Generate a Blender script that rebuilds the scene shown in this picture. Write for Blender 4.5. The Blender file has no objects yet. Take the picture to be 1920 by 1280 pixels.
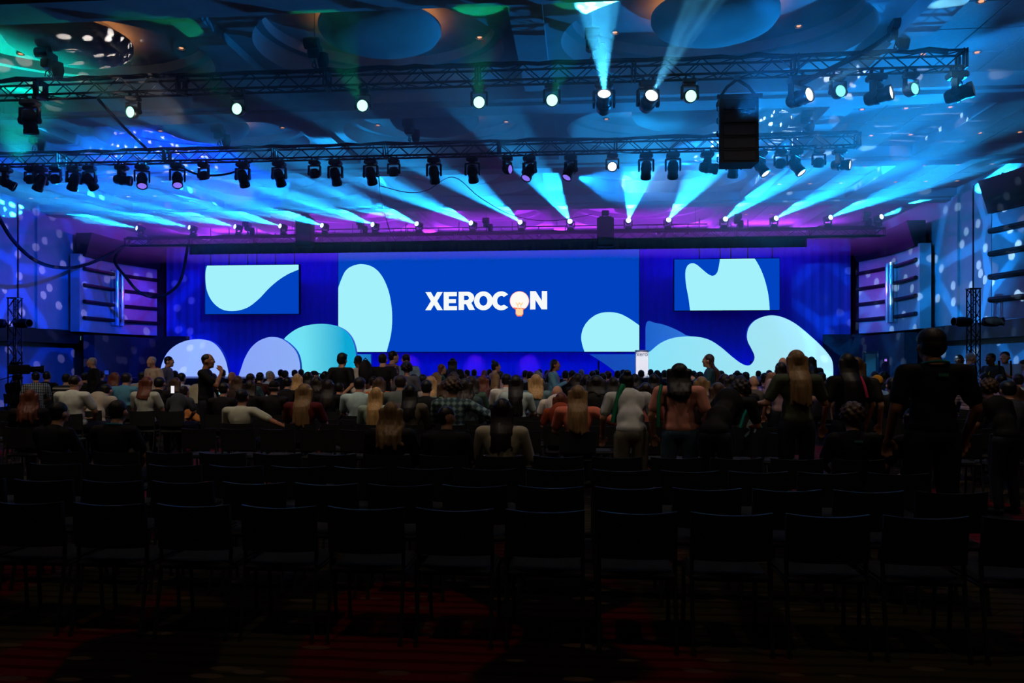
import bpy, bmesh, math, random
from mathutils import Vector, Matrix, Euler

# ------------------------------------------------------------------ camera, world, exposure
SC = bpy.context.scene
COL = SC.collection
random.seed(7)
CAM = Vector((4.1, 0.0, 1.7))
YAW = math.radians(5.0)
FPX = 1500.0
HZ = 680.0
cam_d = bpy.data.cameras.new('camera'); cam = bpy.data.objects.new('camera', cam_d); COL.objects.link(cam)
cam_d.sensor_width = 36.0; cam_d.lens = FPX / 1920 * 36.0
cam_d.shift_y = (HZ - 640) / 1920.0
cam_d.clip_end = 200
cam.location = CAM; cam.rotation_euler = (math.pi / 2, 0, YAW)
SC.camera = cam
SC.view_settings.view_transform = 'Standard'; SC.view_settings.look = 'None'
SC.view_settings.exposure = 0.0; SC.view_settings.gamma = 1.0
SC.view_settings.use_curve_mapping = False
W = bpy.data.worlds.new('world'); SC.world = W; W.use_nodes = True
W.node_tree.nodes['Background'].inputs[0].default_value = (0.01, 0.012, 0.02, 1)
W.node_tree.nodes['Background'].inputs[1].default_value = 0.02
cy = SC.cycles
cy.max_bounces = 3; cy.diffuse_bounces = 2; cy.glossy_bounces = 2; cy.transmission_bounces = 2
cy.volume_bounces = 0; cy.transparent_max_bounces = 8
cy.caustics_reflective = False; cy.caustics_refractive = False
cy.sample_clamp_indirect = 2.0; cy.sample_clamp_direct = 0.0
cy.use_light_tree = True
cy.use_denoising = True
cy.adaptive_threshold = 0.035; cy.adaptive_min_samples = 12

def lin(r, g, b):
    f = lambda c: (c / 255 / 12.92) if c / 255 <= 0.04045 else ((c / 255 + 0.055) / 1.055) ** 2.4
    return (f(r), f(g), f(b))

# a photograph pixel read back as a place in the hall
def ray(x, y):
    u = (x - 960) / FPX
    return Vector((-math.sin(YAW) + u * math.cos(YAW), math.cos(YAW) + u * math.sin(YAW), (HZ - y) / FPX))
def at_y(x, y, Y): d = ray(x, y); return CAM + d * (Y / d.y)
def at_t(x, y, t): return CAM + ray(x, y) * t
def at_z(x, y, Z): d = ray(x, y); return CAM + d * ((Z - CAM.z) / d.z)

# ------------------------------------------------------------------ materials
MATS = {}
def mat(name, col, rough=0.6, metal=0.0, emit=None, es=1.0, spec=0.3):
    if name in MATS: return MATS[name]
    m = bpy.data.materials.new(name); m.use_nodes = True
    b = m.node_tree.nodes['Principled BSDF']
    b.inputs['Base Color'].default_value = (*col, 1); b.inputs['Roughness'].default_value = rough
    b.inputs['Metallic'].default_value = metal
    b.inputs['Specular IOR Level'].default_value = spec
    if emit:
        b.inputs['Emission Color'].default_value = (*emit, 1); b.inputs['Emission Strength'].default_value = es
    MATS[name] = m
    return m
def noise_mat(name, c0, c1, scale=8.0, rough=0.8, bump=0.0, detail=3.0, metal=0.0, stretch=(1, 1, 1), spec=0.25):
    if name in MATS: return MATS[name]
    m = bpy.data.materials.new(name); m.use_nodes = True
    nt = m.node_tree; b = nt.nodes['Principled BSDF']
    tc = nt.nodes.new('ShaderNodeTexCoord'); mp = nt.nodes.new('ShaderNodeMapping'); mp.inputs['Scale'].default_value = stretch
    n = nt.nodes.new('ShaderNodeTexNoise'); n.inputs['Scale'].default_value = scale; n.inputs['Detail'].default_value = detail
    r = nt.nodes.new('ShaderNodeValToRGB')
    r.color_ramp.elements[0].position = 0.35; r.color_ramp.elements[1].position = 0.65
    r.color_ramp.elements[0].color = (*c0, 1); r.color_ramp.elements[1].color = (*c1, 1)
    nt.links.new(tc.outputs['Object'], mp.inputs[0]); nt.links.new(mp.outputs[0], n.inputs['Vector'])
    nt.links.new(n.outputs['Fac'], r.inputs[0]); nt.links.new(r.outputs[0], b.inputs['Base Color'])
    b.inputs['Roughness'].default_value = rough; b.inputs['Metallic'].default_value = metal
    b.inputs['Specular IOR Level'].default_value = spec
    if bump > 0:
        bp = nt.nodes.new('ShaderNodeBump'); bp.inputs['Strength'].default_value = bump; bp.inputs['Distance'].default_value = 0.01
        nt.links.new(n.outputs['Fac'], bp.inputs['Height']); nt.links.new(bp.outputs[0], b.inputs['Normal'])
    MATS[name] = m
    return m
def emit_mat(name, col, s=1.0):
    if name in MATS: return MATS[name]
    m = bpy.data.materials.new(name); m.use_nodes = True
    nt = m.node_tree; nt.nodes.clear()
    e = nt.nodes.new('ShaderNodeEmission'); o = nt.nodes.new('ShaderNodeOutputMaterial')
    e.inputs[0].default_value = (*col, 1); e.inputs[1].default_value = s
    nt.links.new(e.outputs[0], o.inputs[0]); MATS[name] = m
    return m

# ------------------------------------------------------------------ mesh helpers
class MB:
    def __init__(self): self.v = []; self.f = []
    def add(self, vs, fs):
        o = len(self.v); self.v += [tuple(p) for p in vs]; self.f += [tuple(i + o for i in f) for f in fs]
        return self
    def box(self, c, s, M=None):
        x, y, z = s[0] / 2, s[1] / 2, s[2] / 2
        vs = [Vector((a * x, b * y, d * z)) for d in (-1, 1) for a, b in ((-1, -1), (1, -1), (1, 1), (-1, 1))]
        if M: vs = [M @ p for p in vs]
        vs = [p + Vector(c) for p in vs]
        return self.add(vs, [(3, 2, 1, 0), (4, 5, 6, 7), (0, 1, 5, 4), (1, 2, 6, 5), (2, 3, 7, 6), (3, 0, 4, 7)])
    def bbox(self, c, s, b=0.02):
        x, y, z = s[0] / 2, s[1] / 2, s[2] / 2       # box with chamfered vertical edges and top/bottom rims
        b = min(b, x * .9, y * .9, z * .9)
        ring = lambda X, Y, q, zz: [(X - q, -Y, zz), (X, -Y + q, zz), (X, Y - q, zz), (X - q, Y, zz), (-X + q, Y, zz), (-X, Y - q, zz), (-X, -Y + q, zz), (-X + q, -Y, zz)]
        rs = ring(x - b, y - b, b * .5, -z) + ring(x, y, b, -z + b) + ring(x, y, b, z - b) + ring(x - b, y - b, b * .5, z)
        vs = [Vector(p) + Vector(c) for p in rs]
        fs = [tuple(range(7, -1, -1)), tuple(range(24, 32))]
        for k in range(3):
            for i in range(8): fs.append((k * 8 + i, k * 8 + (i + 1) % 8, k * 8 + 8 + (i + 1) % 8, k * 8 + 8 + i))
        return self.add(vs, fs)
    def tube(self, pts, r, n=6, cap=True):
        pts = [Vector(p) for p in pts]; rr = r if isinstance(r, (list, tuple)) else [r] * len(pts)
        vs = []; fs = []; prev = None
        for i, p in enumerate(pts):
            d = (pts[min(i + 1, len(pts) - 1)] - pts[max(i - 1, 0)]).normalized()
            if prev is None:
                a = d.orthogonal().normalized()
            else:
                a = (prev - d * prev.dot(d)); a = a.normalized() if a.length > 1e-6 else d.orthogonal().normalized()
            prev = a; b = d.cross(a)
            for k in range(n):
                w = 2 * math.pi * k / n
                vs.append(p + (a * math.cos(w) + b * math.sin(w)) * rr[i])
        for i in range(len(pts) - 1):
            for k in range(n):
                fs.append((i * n + k, i * n + (k + 1) % n, (i + 1) * n + (k + 1) % n, (i + 1) * n + k))
        if cap:
            fs.append(tuple(range(n - 1, -1, -1))); fs.append(tuple((len(pts) - 1) * n + k for k in range(n)))
        return self.add(vs, fs)
    def lathe(self, prof, n=16, M=None, cap=True):
        vs = []; fs = []
        for r, z in prof:
            for k in range(n):
                w = 2 * math.pi * k / n; p = Vector((r * math.cos(w), r * math.sin(w), z)); vs.append(M @ p if M else p)
        m = len(prof)
        for i in range(m - 1):
            for k in range(n): fs.append((i * n + k, i * n + (k + 1) % n, (i + 1) * n + (k + 1) % n, (i + 1) * n + k))
        if cap:
            fs.append(tuple(range(n - 1, -1, -1))); fs.append(tuple((m - 1) * n + k for k in range(n)))
        return self.add(vs, fs)
    def prism(self, outline, y0, y1):
        """outline of (x, z) pairs extruded along y"""
        n = len(outline); vs = [(x, y0, z) for x, z in outline] + [(x, y1, z) for x, z in outline]
        fs = [tuple(range(n)), tuple(range(2 * n - 1, n - 1, -1))]
        for i in range(n): fs.append((i, n + i, n + (i + 1) % n, (i + 1) % n))
        return self.add(vs, fs)
    def mesh(self, name, m=None, smooth=False):
        me = bpy.data.meshes.new(name); me.from_pydata(self.v, [], self.f)
        bm = bmesh.new(); bm.from_mesh(me); bmesh.ops.recalc_face_normals(bm, faces=bm.faces[:]); bm.to_mesh(me); bm.free()
        if m: me.materials.append(m)
        if smooth:
            me.shade_smooth() if hasattr(me, 'shade_smooth') else None
            try: me.set_sharp_from_angle(angle=math.radians(40))
            except Exception: pass
        return me
def put(name, me, parent=None, loc=(0, 0, 0), rot=None, M=None, scale=None):
    o = bpy.data.objects.new(name, me); COL.objects.link(o)
    if parent: o.parent = parent
    if M is not None: o.matrix_local = M
    else:
        o.location = loc
        if rot is not None: o.rotation_euler = rot
        if scale is not None: o.scale = scale
    return o
def tag(o, label=None, cat=None, group=None, kind=None):
    if label: o['label'] = label
    if cat: o['category'] = cat
    if group: o['group'] = group
    if kind: o['kind'] = kind
    return o
def thing(name, label, cat, loc=(0, 0, 0), rz=0.0, group=None):
    o = bpy.data.objects.new(name, None); COL.objects.link(o); o.empty_display_size = 0.1
    o.location = loc; o.rotation_euler = (0, 0, rz)
    return tag(o, label, cat, group)
def struct(name, mb, m, parent=None, label=None):
    o = put(name, mb.mesh(name, m), parent)
    if parent is None: o['kind'] = 'structure'
    if label: o['label'] = label
    return o
def empty_struct(name, label=None):
    o = bpy.data.objects.new(name, None); COL.objects.link(o); o['kind'] = 'structure'
    if label: o['label'] = label
    return o
def aim(d):
    """rotation that turns local -Z to direction d"""
    return Vector(d).normalized().to_track_quat('-Z', 'Y')
def spot(name, loc, direction, power, col, size, blend=0.15, radius=0.06, parent=None, gobo=None):
    l = bpy.data.lights.new(name, 'SPOT'); l.energy = power; l.color = col; l.spot_size = math.radians(size); l.spot_blend = blend
    l.shadow_soft_size = radius
    o = bpy.data.objects.new(name, l); COL.objects.link(o)
    o.location = loc; o.rotation_mode = 'QUATERNION'; o.rotation_quaternion = aim(direction)
    if gobo: gobo(l)
    return o
def area(name, loc, direction, power, col, sx, sy, spread=180):
    l = bpy.data.lights.new(name, 'AREA'); l.shape = 'RECTANGLE'; l.size = sx; l.size_y = sy; l.energy = power; l.color = col
    l.spread = math.radians(spread)
    o = bpy.data.objects.new(name, l); COL.objects.link(o)
    o.location = loc; o.rotation_mode = 'QUATERNION'; o.rotation_quaternion = aim(direction)
    return o
# ------------------------------------------------------------------ gobo optics inside a lamp: breakup pattern on the lamp's own direction
def gobo_nodes(kind, scale, lo, hi, width=0.3, tint=None, randomness=1.0):
    def f(l):
        l.use_nodes = True
        nt = l.node_tree; em = next(n for n in nt.nodes if n.type == 'EMISSION')
        tc = nt.nodes.new('ShaderNodeTexCoord'); sp = nt.nodes.new('ShaderNodeSeparateXYZ')
        nt.links.new(tc.outputs['Normal'], sp.inputs[0])
        cb = nt.nodes.new('ShaderNodeCombineXYZ')
        for k in range(2):
            dv = nt.nodes.new('ShaderNodeMath'); dv.operation = 'DIVIDE'
            nt.links.new(sp.outputs[k], dv.inputs[0]); nt.links.new(sp.outputs[2], dv.inputs[1])
            nt.links.new(dv.outputs[0], cb.inputs[k])
        rp = nt.nodes.new('ShaderNodeMapRange'); rp.interpolation_type = 'SMOOTHSTEP'
        if kind == 'dots':
            vo = nt.nodes.new('ShaderNodeTexVoronoi'); vo.voronoi_dimensions = '2D'; vo.inputs['Scale'].default_value = scale
            vo.inputs['Randomness'].default_value = randomness
            nt.links.new(cb.outputs[0], vo.inputs['Vector'])
            src = vo.outputs['Distance']
            rp.inputs[1].default_value = width * 0.85; rp.inputs[2].default_value = width
            rp.inputs[3].default_value = hi; rp.inputs[4].default_value = lo
        else:   # crossing bars
            wv = nt.nodes.new('ShaderNodeTexVoronoi'); wv.voronoi_dimensions = '2D'; wv.feature = 'DISTANCE_TO_EDGE'
            wv.inputs['Scale'].default_value = scale
            nt.links.new(cb.outputs[0], wv.inputs['Vector'])
            src = wv.outputs['Distance']
            rp.inputs[1].default_value = width * 0.85; rp.inputs[2].default_value = width
            rp.inputs[3].default_value = hi; rp.inputs[4].default_value = lo
        nt.links.new(src, rp.inputs[0])
        nt.links.new(rp.outputs[0], em.inputs['Strength'])
    return f

# ------------------------------------------------------------------ wash lights of the show
CYAN = (0.01, 0.38, 1.0); BLUE = (0.0, 0.10, 1.0); DEEP = (0.0, 0.018, 1.0); PURPLE = (0.42, 0.03, 1.0); TEAL = (0.0, 0.75, 0.55)
WARM = (1.0, 0.78, 0.56); GREEN = (0.0, 1.0, 0.35)
# violet strip on top of the drape washing the ceiling above the stage
area('violet_cove_strip', (0, 37.7, 7.42), (0, -0.75, 1), 1800, PURPLE, 31, 0.15)
# blue battens lying at the foot of the drape and hung on the stage truss
area('floor_batten', (0, 37.2, 1.15), (0, 0.55, 1), 270, DEEP, 31, 0.12)
area('truss_batten', (0, 35.6, 7.0), (0, 0.8, -1), 560, DEEP, 29, 0.12)
for X in (-4.2, -1.0, 1.6): spot('violet_pinspot', (X, 37.2, 2.1), (0, .55, -.35), 22, (.7, .05, 1.0), 70, .8, .05)
# violet spill on the louvred bays from the stage wings
for s in (-1, 1): spot('wing_wash', (s * 14.6, 34.6, 5.0), (s * 2.2, 1.5, -.4), 170, (.5, .03, 1.0), 75, .9, .2)
# tower lamps thrown up across the ceiling
spot('tower_lamp', (15.4, 24.4, 3.2), (-8.4, -8.2, 4.9), 13000, (0.005, 0.30, 1.0), 44, .35, .12)
spot('tower_lamp', (15.6, 25.9, 3.2), (-2.5, 2.5, 4.6), 2000, (0.01, 0.34, 1.0), 85, .5, .12)
spot('tower_lamp', (-13.8, 24.2, 3.2), (9.0, -5.5, 5.0), 300, (0.005, 0.14, 1.0), 60, .4, .12)
spot('tower_lamp', (-14.2, 25.4, 3.2), (2.5, 3.5, 4.6), 1500, (0.0, 0.08, 1.0), 85, .5, .12)
# truss lamps skimming the ceiling
WASH = [((11.0, 15.7, 6.9), (4.5, 2.5, 0.9), 900, (0.01, 0.28, 1.0), 90), ((5.0, 21.1, 6.9), (1.0, 3.0, 0.8), 600, CYAN, 120), ((-3.0, 21.1, 6.9), (-0.5, 3.0, 0.8), 600, CYAN, 120),
        ((-9.0, 21.1, 6.9), (-3, 3, 0.8), 900, (0.005, 0.16, 1), 110), ((-8.8, 17.3, 6.3), (0.3, -0.5, 2.0), 900, TEAL, 88), ((7.0, 15.2, 6.2), (2.0, -1.0, 1.9), 500, (0.005, 0.24, 1.0), 90)]
for p, d, e, c, s in WASH: spot('ceiling_wash', p, d, e, c, s, 0.6, 0.1)
# pattern projectors on the side walls, and pale dots straying over the ceiling
spot('wall_projector', (4.0, 21.7, 6.7), (13.7, 9.8, -0.9), 17000, (0.005, 0.27, 1.0), 50, .3, .03, gobo=gobo_nodes('bars', 6.5, .45, 1.3, .09))
spot('wall_projector', (-4.0, 21.7, 6.7), (-13.7, 8.0, -1.0), 17000, (0.0, 0.04, 1.0), 62, .3, .03, gobo=gobo_nodes('bars', 6.5, .5, 1.4, .09))
spot('dot_projector', (5.0, 21.7, 6.6), (12.7, 5.0, -1.0), 15000, (.45, .75, 1.0), 74, .2, .02, gobo=gobo_nodes('dots', 15.0, 0.0, 1.0, .17))
spot('dot_projector', (-5.0, 21.7, 6.6), (-12.7, 7.0, -1.0), 9000, (.50, .45, 1.0), 66, .2, .02, gobo=gobo_nodes('dots', 15.0, 0.0, 1.0, .17))
spot('dot_projector', (-3.6, 15.2, 6.4), (-3.6, 0.4, 2.0), 1300, (1.0, .88, .8), 62, .2, .015, gobo=gobo_nodes('dots', 7.0, 0.0, 1.0, .2))
spot('dot_projector', (8.6, 16.4, 6.6), (3.2, 3.9, 1.3), 1300, (.8, .9, 1.0), 56, .2, .015, gobo=gobo_nodes('dots', 5.5, 0.0, 1.0, .17))
# dim warm house downlights over the seats
for X in (-10, -4, 2, 8, 14):
    for Y, e, dy in ((3.0, 85, .3), (8.6, 270, .5), (12.0, 240, .6)):
        spot('house_downlight', (X, Y, 7.75 if Y > 12 else 8.0), (0, dy, -1), e, WARM, 105, 0.8, 0.1)

# ------------------------------------------------------------------ room shell
XW = 17.75; YB = 38.6; ZC = 8.10; ZT = 8.75; ZBM = 7.80
m_wall = noise_mat('painted_wall', (.40, .41, .43), (.44, .45, .47), 3.0, 0.75)
m_wall_dark = noise_mat('dark_wall_base', (.022, .022, .028), (.03, .03, .036), 6.0, 0.7)
m_ceil = noise_mat('ceiling_plaster', (.29, .30, .31), (.34, .35, .36), 2.0, 0.85)
m_tile = noise_mat('ceiling_tile', (.26, .27, .28), (.31, .32, .33), 14.0, 0.9, 0.15)
m_black = noise_mat('black_metal', (.006, .006, .007), (.010, .010, .011), 20, 0.5, spec=0.2)
m_blackfab = noise_mat('black_fabric', (.010, .010, .012), (.016, .016, .018), 60, 0.95, spec=0.1)

def carpet():
    m = bpy.data.materials.new('patterned_carpet'); m.use_nodes = True; nt = m.node_tree; b = nt.nodes['Principled BSDF']
    tc = nt.nodes.new('ShaderNodeTexCoord')
    def nz(scale, stretch, detail=2.0):
        mp = nt.nodes.new('ShaderNodeMapping'); mp.inputs['Scale'].default_value = stretch
        n = nt.nodes.new('ShaderNodeTexNoise'); n.inputs['Scale'].default_value = scale; n.inputs['Detail'].default_value = detail
        nt.links.new(tc.outputs['Object'], mp.inputs[0]); nt.links.new(mp.outputs[0], n.inputs['Vector']); return n
    def ramp(src, p0, p1, c0, c1):
        r = nt.nodes.new('ShaderNodeValToRGB'); e = r.color_ramp.elements
        e[0].position = p0; e[1].position = p1; e[0].color = (*c0, 1); e[1].color = (*c1, 1)
        nt.links.new(src, r.inputs[0]); return r
    def mix(fac, a, c, mode='MIX'):
        x = nt.nodes.new('ShaderNodeMix'); x.data_type = 'RGBA'; x.blend_type = mode
        if isinstance(fac, float): x.inputs[0].default_value = fac
        else: nt.links.new(fac, x.inputs[0])
        nt.links.new(a, x.inputs[6]); nt.links.new(c, x.inputs[7]); return x.outputs[2]
    # long bands along the hall, swirls across them, fine lines, tuft speckle
    band = ramp(nz(0.55, (1, 0.25, 1)).outputs['Fac'], .47, .50, lin(110, 16, 14), lin(66, 58, 34))
    swirl = ramp(nz(0.9, (1, 0.8, 1), 0.5).outputs['Fac'], .54, .56, (0, 0, 0), (1, 1, 1))
    dark = nt.nodes.new('ShaderNodeRGB'); dark.outputs[0].default_value = (*lin(34, 26, 20), 1)
    base = mix(swirl.outputs[0], band.outputs[0], dark.outputs[0])
    wv = nt.nodes.new('ShaderNodeTexWave'); wv.wave_type = 'BANDS'; wv.bands_direction = 'Y'; wv.inputs['Scale'].default_value = 2.2
    wv.inputs['Distortion'].default_value = 1.2; wv.inputs['Detail'].default_value = 0
    nt.links.new(tc.outputs['Object'], wv.inputs['Vector'])
    ln = ramp(wv.outputs['Fac'], .72, .80, (1, 1, 1), (.45, .45, .45))
    base = mix(1.0, base, ln.outputs[0], 'MULTIPLY')
    vo = nt.nodes.new('ShaderNodeTexVoronoi'); vo.inputs['Scale'].default_value = 4.0
    mp = nt.nodes.new('ShaderNodeMapping'); mp.inputs['Scale'].default_value = (0.6, 1.6, 1)
    nt.links.new(tc.outputs['Object'], mp.inputs[0]); nt.links.new(mp.outputs[0], vo.inputs['Vector'])
    dots = ramp(vo.outputs['Distance'], .20, .24, (1, 1, 1), (0, 0, 0))
    pale = nt.nodes.new('ShaderNodeRGB'); pale.outputs[0].default_value = (*lin(120, 96, 70), 1)
    sel = nt.nodes.new('ShaderNodeMath'); sel.operation = 'MULTIPLY'; sel.inputs[1].default_value = 0.6
    nt.links.new(dots.outputs[0], sel.inputs[0])
    base = mix(sel.outputs[0], base, pale.outputs[0])
    tuft = nz(220, (1, 1, 1)); tr = ramp(tuft.outputs['Fac'], .3, .7, (.6, .6, .6), (1, 1, 1))
    base = mix(1.0, base, tr.outputs[0], 'MULTIPLY')
    nt.links.new(base, b.inputs['Base Color']); b.inputs['Roughness'].default_value = 0.95; b.inputs['Specular IOR Level'].default_value = 0.1
    return m
struct('floor', MB().box((0, 17, -0.1), (38, 45, 0.2)), carpet(), label='dark red and olive patterned ballroom carpet')
struct('wall_back', MB().box((0, YB + .15, 4.6), (38, .3, 9.2)), m_wall_dark)
for s, side in ((1, 'right'), (-1, 'left')):
    w = empty_struct('wall_' + side, 'tall plain side wall with a black band above a recessed lower wall')
    struct('upper_wall', MB().box((s * (XW + .25), 17, 5.95), (.5, 45, 5.7)), m_wall, w)
    struct('lower_wall', MB().box((s * (XW + .55), 17, 1.4), (.3, 45, 2.8)), noise_mat('lower_wall_panel', (.14, .15, .17), (.17, .18, .20), 4, .6), w)
    struct('band', MB().box((s * (XW + .10), 17, 2.80), (.55, 45, .55)), m_black, w)
    for Y in (7.5, 13, 18.5, 26.0, 27.4, 29.3):
        struct('reveal_strip', MB().box((s * (XW - .015), Y, 5.5), (.03, .06, 4.8)), m_black, w)
    for Y in (12.0, 17.0, 28.2, 30.6):
        struct('pilaster', MB().box((s * (XW - .04), Y, 5.45), (.08, .55, 4.75)), m_wall, w)

# ------------------------------------------------------------------ ceiling: beams, round coffers with hanging drums, tiled side bays
ceil = empty_struct('ceiling', 'coffered ballroom ceiling with round recesses, beams and tiled side bays')
FAR = [7.55, 13.6, 19.65, 25.7, 31.75]
BW = 1.2
beam_long = MB().box((0, 0, (ZBM + 9.2) / 2), (2 * XW + .6, BW, 9.2 - ZBM)).mesh('beam', m_ceil)
for Y in FAR:
    put('beam', beam_long, ceil, (0, Y - BW / 2, 0))
    lip = MB().box((0, Y - BW / 2, ZBM - .035), (2 * XW, BW * .55, .07))
    struct('beam_lip', lip, m_ceil, ceil)
LB = [(-14.6, -13.8), (-10.6, -10.0), (-3.4, -2.8), (2.8, 3.4), (10.0, 10.6), (13.8, 14.6)]
BAYS = [(FAR[i], FAR[i + 1] - BW) for i in range(4)] + [(FAR[4], YB)]
lb_mesh = {}
for y0, y1 in BAYS:
    for a, b in LB:
        key = (round(y1 - y0, 3), round(b - a, 3), abs(a) > 9)
        if key not in lb_mesh:
            zb = ZBM + (.0 if abs(a) > 9 else .12)
            lb_mesh[key] = MB().box((0, 0, (zb + 9.2) / 2), (b - a, y1 - y0, 9.2 - zb)).mesh('cross_beam', m_ceil)
        put('cross_beam', lb_mesh[key], ceil, ((a + b) / 2, (y0 + y1) / 2, 0))
def coffer_mesh(w, d, rx, ry):
    n = 64; mb = MB()
    ell = [Vector((rx * math.cos(2 * math.pi * k / n), ry * math.sin(2 * math.pi * k / n), 0)) for k in range(n)]
    rect = []
    for p in ell:
        s = min(w / 2 / max(abs(p.x), 1e-6), d / 2 / max(abs(p.y), 1e-6)); rect.append(p * s)
    corners = [Vector((sx * w / 2, sy * d / 2, 0)) for sx in (-1, 1) for sy in (-1, 1)]
    for c in corners:
        k = min(range(n), key=lambda i: (rect[i] - c).length); rect[k] = c
    vs = [p + Vector((0, 0, ZC)) for p in rect] + [p + Vector((0, 0, ZC)) for p in ell] + [p + Vector((0, 0, ZT - .22)) for p in ell] \
        + [p * .93 + Vector((0, 0, ZT - .22)) for p in ell] + [p * .93 + Vector((0, 0, ZT)) for p in ell]
    fs = []
    for r in range(4):
        for k in range(n): fs.append((r * n + k, r * n + (k + 1) % n, (r + 1) * n + (k + 1) % n, (r + 1) * n + k))
    fs.append(tuple(4 * n + k for k in range(n)))
    return mb.add(vs, fs)
drum_me = MB().lathe([(.01, ZC + .10), (.5, ZC + .08), (.9, ZC + .13), (1.16, ZC + .24), (1.24, ZC + .36), (1.24, ZC + .46), (1.19, ZC + .46), (1.16, ZC + .40), (.95, ZC + .40), (.95, ZT)], 40, cap=False).mesh('drum', m_ceil, True)
cove_me = MB().lathe([(1.02, ZC + .405), (1.12, ZC + .405), (1.12, ZC + .425), (1.02, ZC + .425)], 40, cap=False).mesh('cove_lamp', emit_mat('cove_amber', (1.0, .36, .12), 5.0))
down_me = MB().lathe([(.09, 0), (.09, .02), (.06, .02), (.055, .05)], 12, cap=False).mesh('downlight_rim', mat('rim_metal', (.5, .5, .5), .3, 1))
bulb_me = MB().lathe([(.045, .01), (.045, .03)], 10).mesh('bulb', emit_mat('bulb_dim_warm', (1.0, .42, .2), 1.2))
COF = {}
for y0, y1 in BAYS:
    for cx, w in ((-6.7, 6.6), (0, 5.6), (6.7, 6.6)):
        key = (round(w, 2), round(y1 - y0, 2))
        if key not in COF: COF[key] = coffer_mesh(w, y1 - y0, w / 2 - .28, (y1 - y0) / 2 - .12).mesh('round_coffer', m_ceil, True)
        yc = (y0 + y1) / 2
        c = put('round_coffer', COF[key], ceil, (cx, yc, 0))
        if y0 > 6:
            put('drum', drum_me, c)
            if y0 < 26: put('cove_lamp', cove_me, c)
            for dx, dy in ((-1.9, -1.1), (1.9, -1.1), (-1.9, 1.1), (1.9, 1.1)):
                put('downlight_rim', down_me, c, (dx, dy, ZT - .05)); 
                put('bulb', bulb_me, c, (dx, dy, ZT - .05))
# tiled side bays: every tile its own slab with an open joint
tile_cache = {}
for y0, y1 in BAYS:
    for a, b in ((10.6, 13.8), (14.6, XW)):
        nx = 3; ny = max(4, round((y1 - y0) / 1.2)); tw = (b - a) / nx; td = (y1 - y0) / ny
        key = (round(tw, 3), round(td, 3))
        if key not in tile_cache: tile_cache[key] = MB().bbox((0, 0, 0), (tw - .025, td - .025, .04), .008).mesh('ceiling_tile', m_tile)
        for s in (1, -1):
            bk = MB().box((s * (a + b) / 2, (y0 + y1) / 2, ZC + .12), (b - a, y1 - y0, .1)); struct('tile_backing', bk, m_black, ceil)
            for i in range(nx):
                for j in range(ny):
                    put('ceiling_tile', tile_cache[key], ceil, (s * (a + tw * (i + .5)), y0 + td * (j + .5), ZC + .02))
            for i in (0.5, 1.5, 2.5):
                for j in (.5, 2.5):
                    X = s * (a + tw * i); Y = y0 + td * (j + .0)
                    put('downlight_rim', down_me, ceil, (X, Y + td * .5, ZC - .02)); put('bulb', bulb_me, ceil, (X, Y + td * .5, ZC - .03))
struct('roof_slab', MB().box((0, 18, 9.3), (38, 46, .2)), m_black, ceil)

# ------------------------------------------------------------------ curved louvre bays on the side walls
m_louvre = noise_mat('louvre_panel', (.34, .34, .36), (.38, .38, .40), 4, .6)
m_bar = noise_mat('black_louvre_bar', (.006, .006, .008), (.012, .012, .014), 12, .5)
m_tube = mat('frosted_tube', (.7, .75, .8), .15, 0.6)
def louvre(s, y0, y1, label):
    """concave slatted bay: s = side, from its near end y0 to its far end y1"""
    n = 14
    pts = []
    for k in range(n + 1):
        w = k / n
        X = 17.12 - .55 * w + .30 * math.sin(math.pi * w) ; pts.append((s * X, y0 + (y1 - y0) * w))
    t = thing('wall_louvre', label, 'wall panel', (s * 17.2, (y0 + y1) / 2, 0)); ox, oy = s * 17.2, (y0 + y1) / 2
    def sweep(z0, z1, off, th):
        mb = MB(); vs = []; fs = []
        for x, y in pts:
            for dx, z in ((-off, z0), (-off, z1), (th, z1), (th, z0)): vs.append((x + s * dx - ox, y - oy, z))
        for k in range(n):
            for q in range(4): fs.append((k * 4 + q, k * 4 + (q + 1) % 4, k * 4 + 4 + (q + 1) % 4, k * 4 + 4 + q))
        fs += [(0, 1, 2, 3), (n * 4 + 3, n * 4 + 2, n * 4 + 1, n * 4)]
        return mb.add(vs, fs)
    put('panel', sweep(3.03, 6.35, 0, .25).mesh('panel', m_louvre, True), t)
    # header: leans inwards at its top
    mb = MB(); vs = []; fs = []
    for x, y in pts:
        for dx, z in ((-.12, 6.25), (-.42, 7.25), (.3, 7.25), (.3, 6.25)): vs.append((x + s * dx - ox, y - oy, z))
    for k in range(n):
        for q in range(4): fs.append((k * 4 + q, k * 4 + (q + 1) % 4, k * 4 + 4 + (q + 1) % 4, k * 4 + 4 + q))
    fs += [(0, 1, 2, 3), (n * 4 + 3, n * 4 + 2, n * 4 + 1, n * 4)]
    put('header', mb.add(vs, fs).mesh('header', m_bar), t)
    for z in (5.72, 5.02, 4.32, 3.62):
        b = MB().tube([(x - s * .07 - ox, y - oy, z) for x, y in pts], .085, 8)
        put('bar', b.mesh('bar', m_bar, True), t)
    put('end_column', MB().box((s * 17.33 - ox, y0 - .1 - oy, 4.68), (.42, .2, 3.3)).mesh('end_column', m_wall), t)
    k = n // 2; x, y = pts[k]
    put('backing_strip', MB().box((x - s * .03 - ox, y - oy, 4.65), (.08, .75, 2.5)).mesh('backing_strip', m_louvre), t)
    for dy in (-.2, .2):
        put('light_tube', MB().lathe([(.1, 3.4), (.1, 5.9)], 10).mesh('light_tube', m_tube, True), t, (x - s * .17 - ox, y + dy - oy, 0))
    return t
louvre(1, 32.4, 37.4, 'concave wall bay of black louvre bars beside the stage, blue-lit end column')
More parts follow.
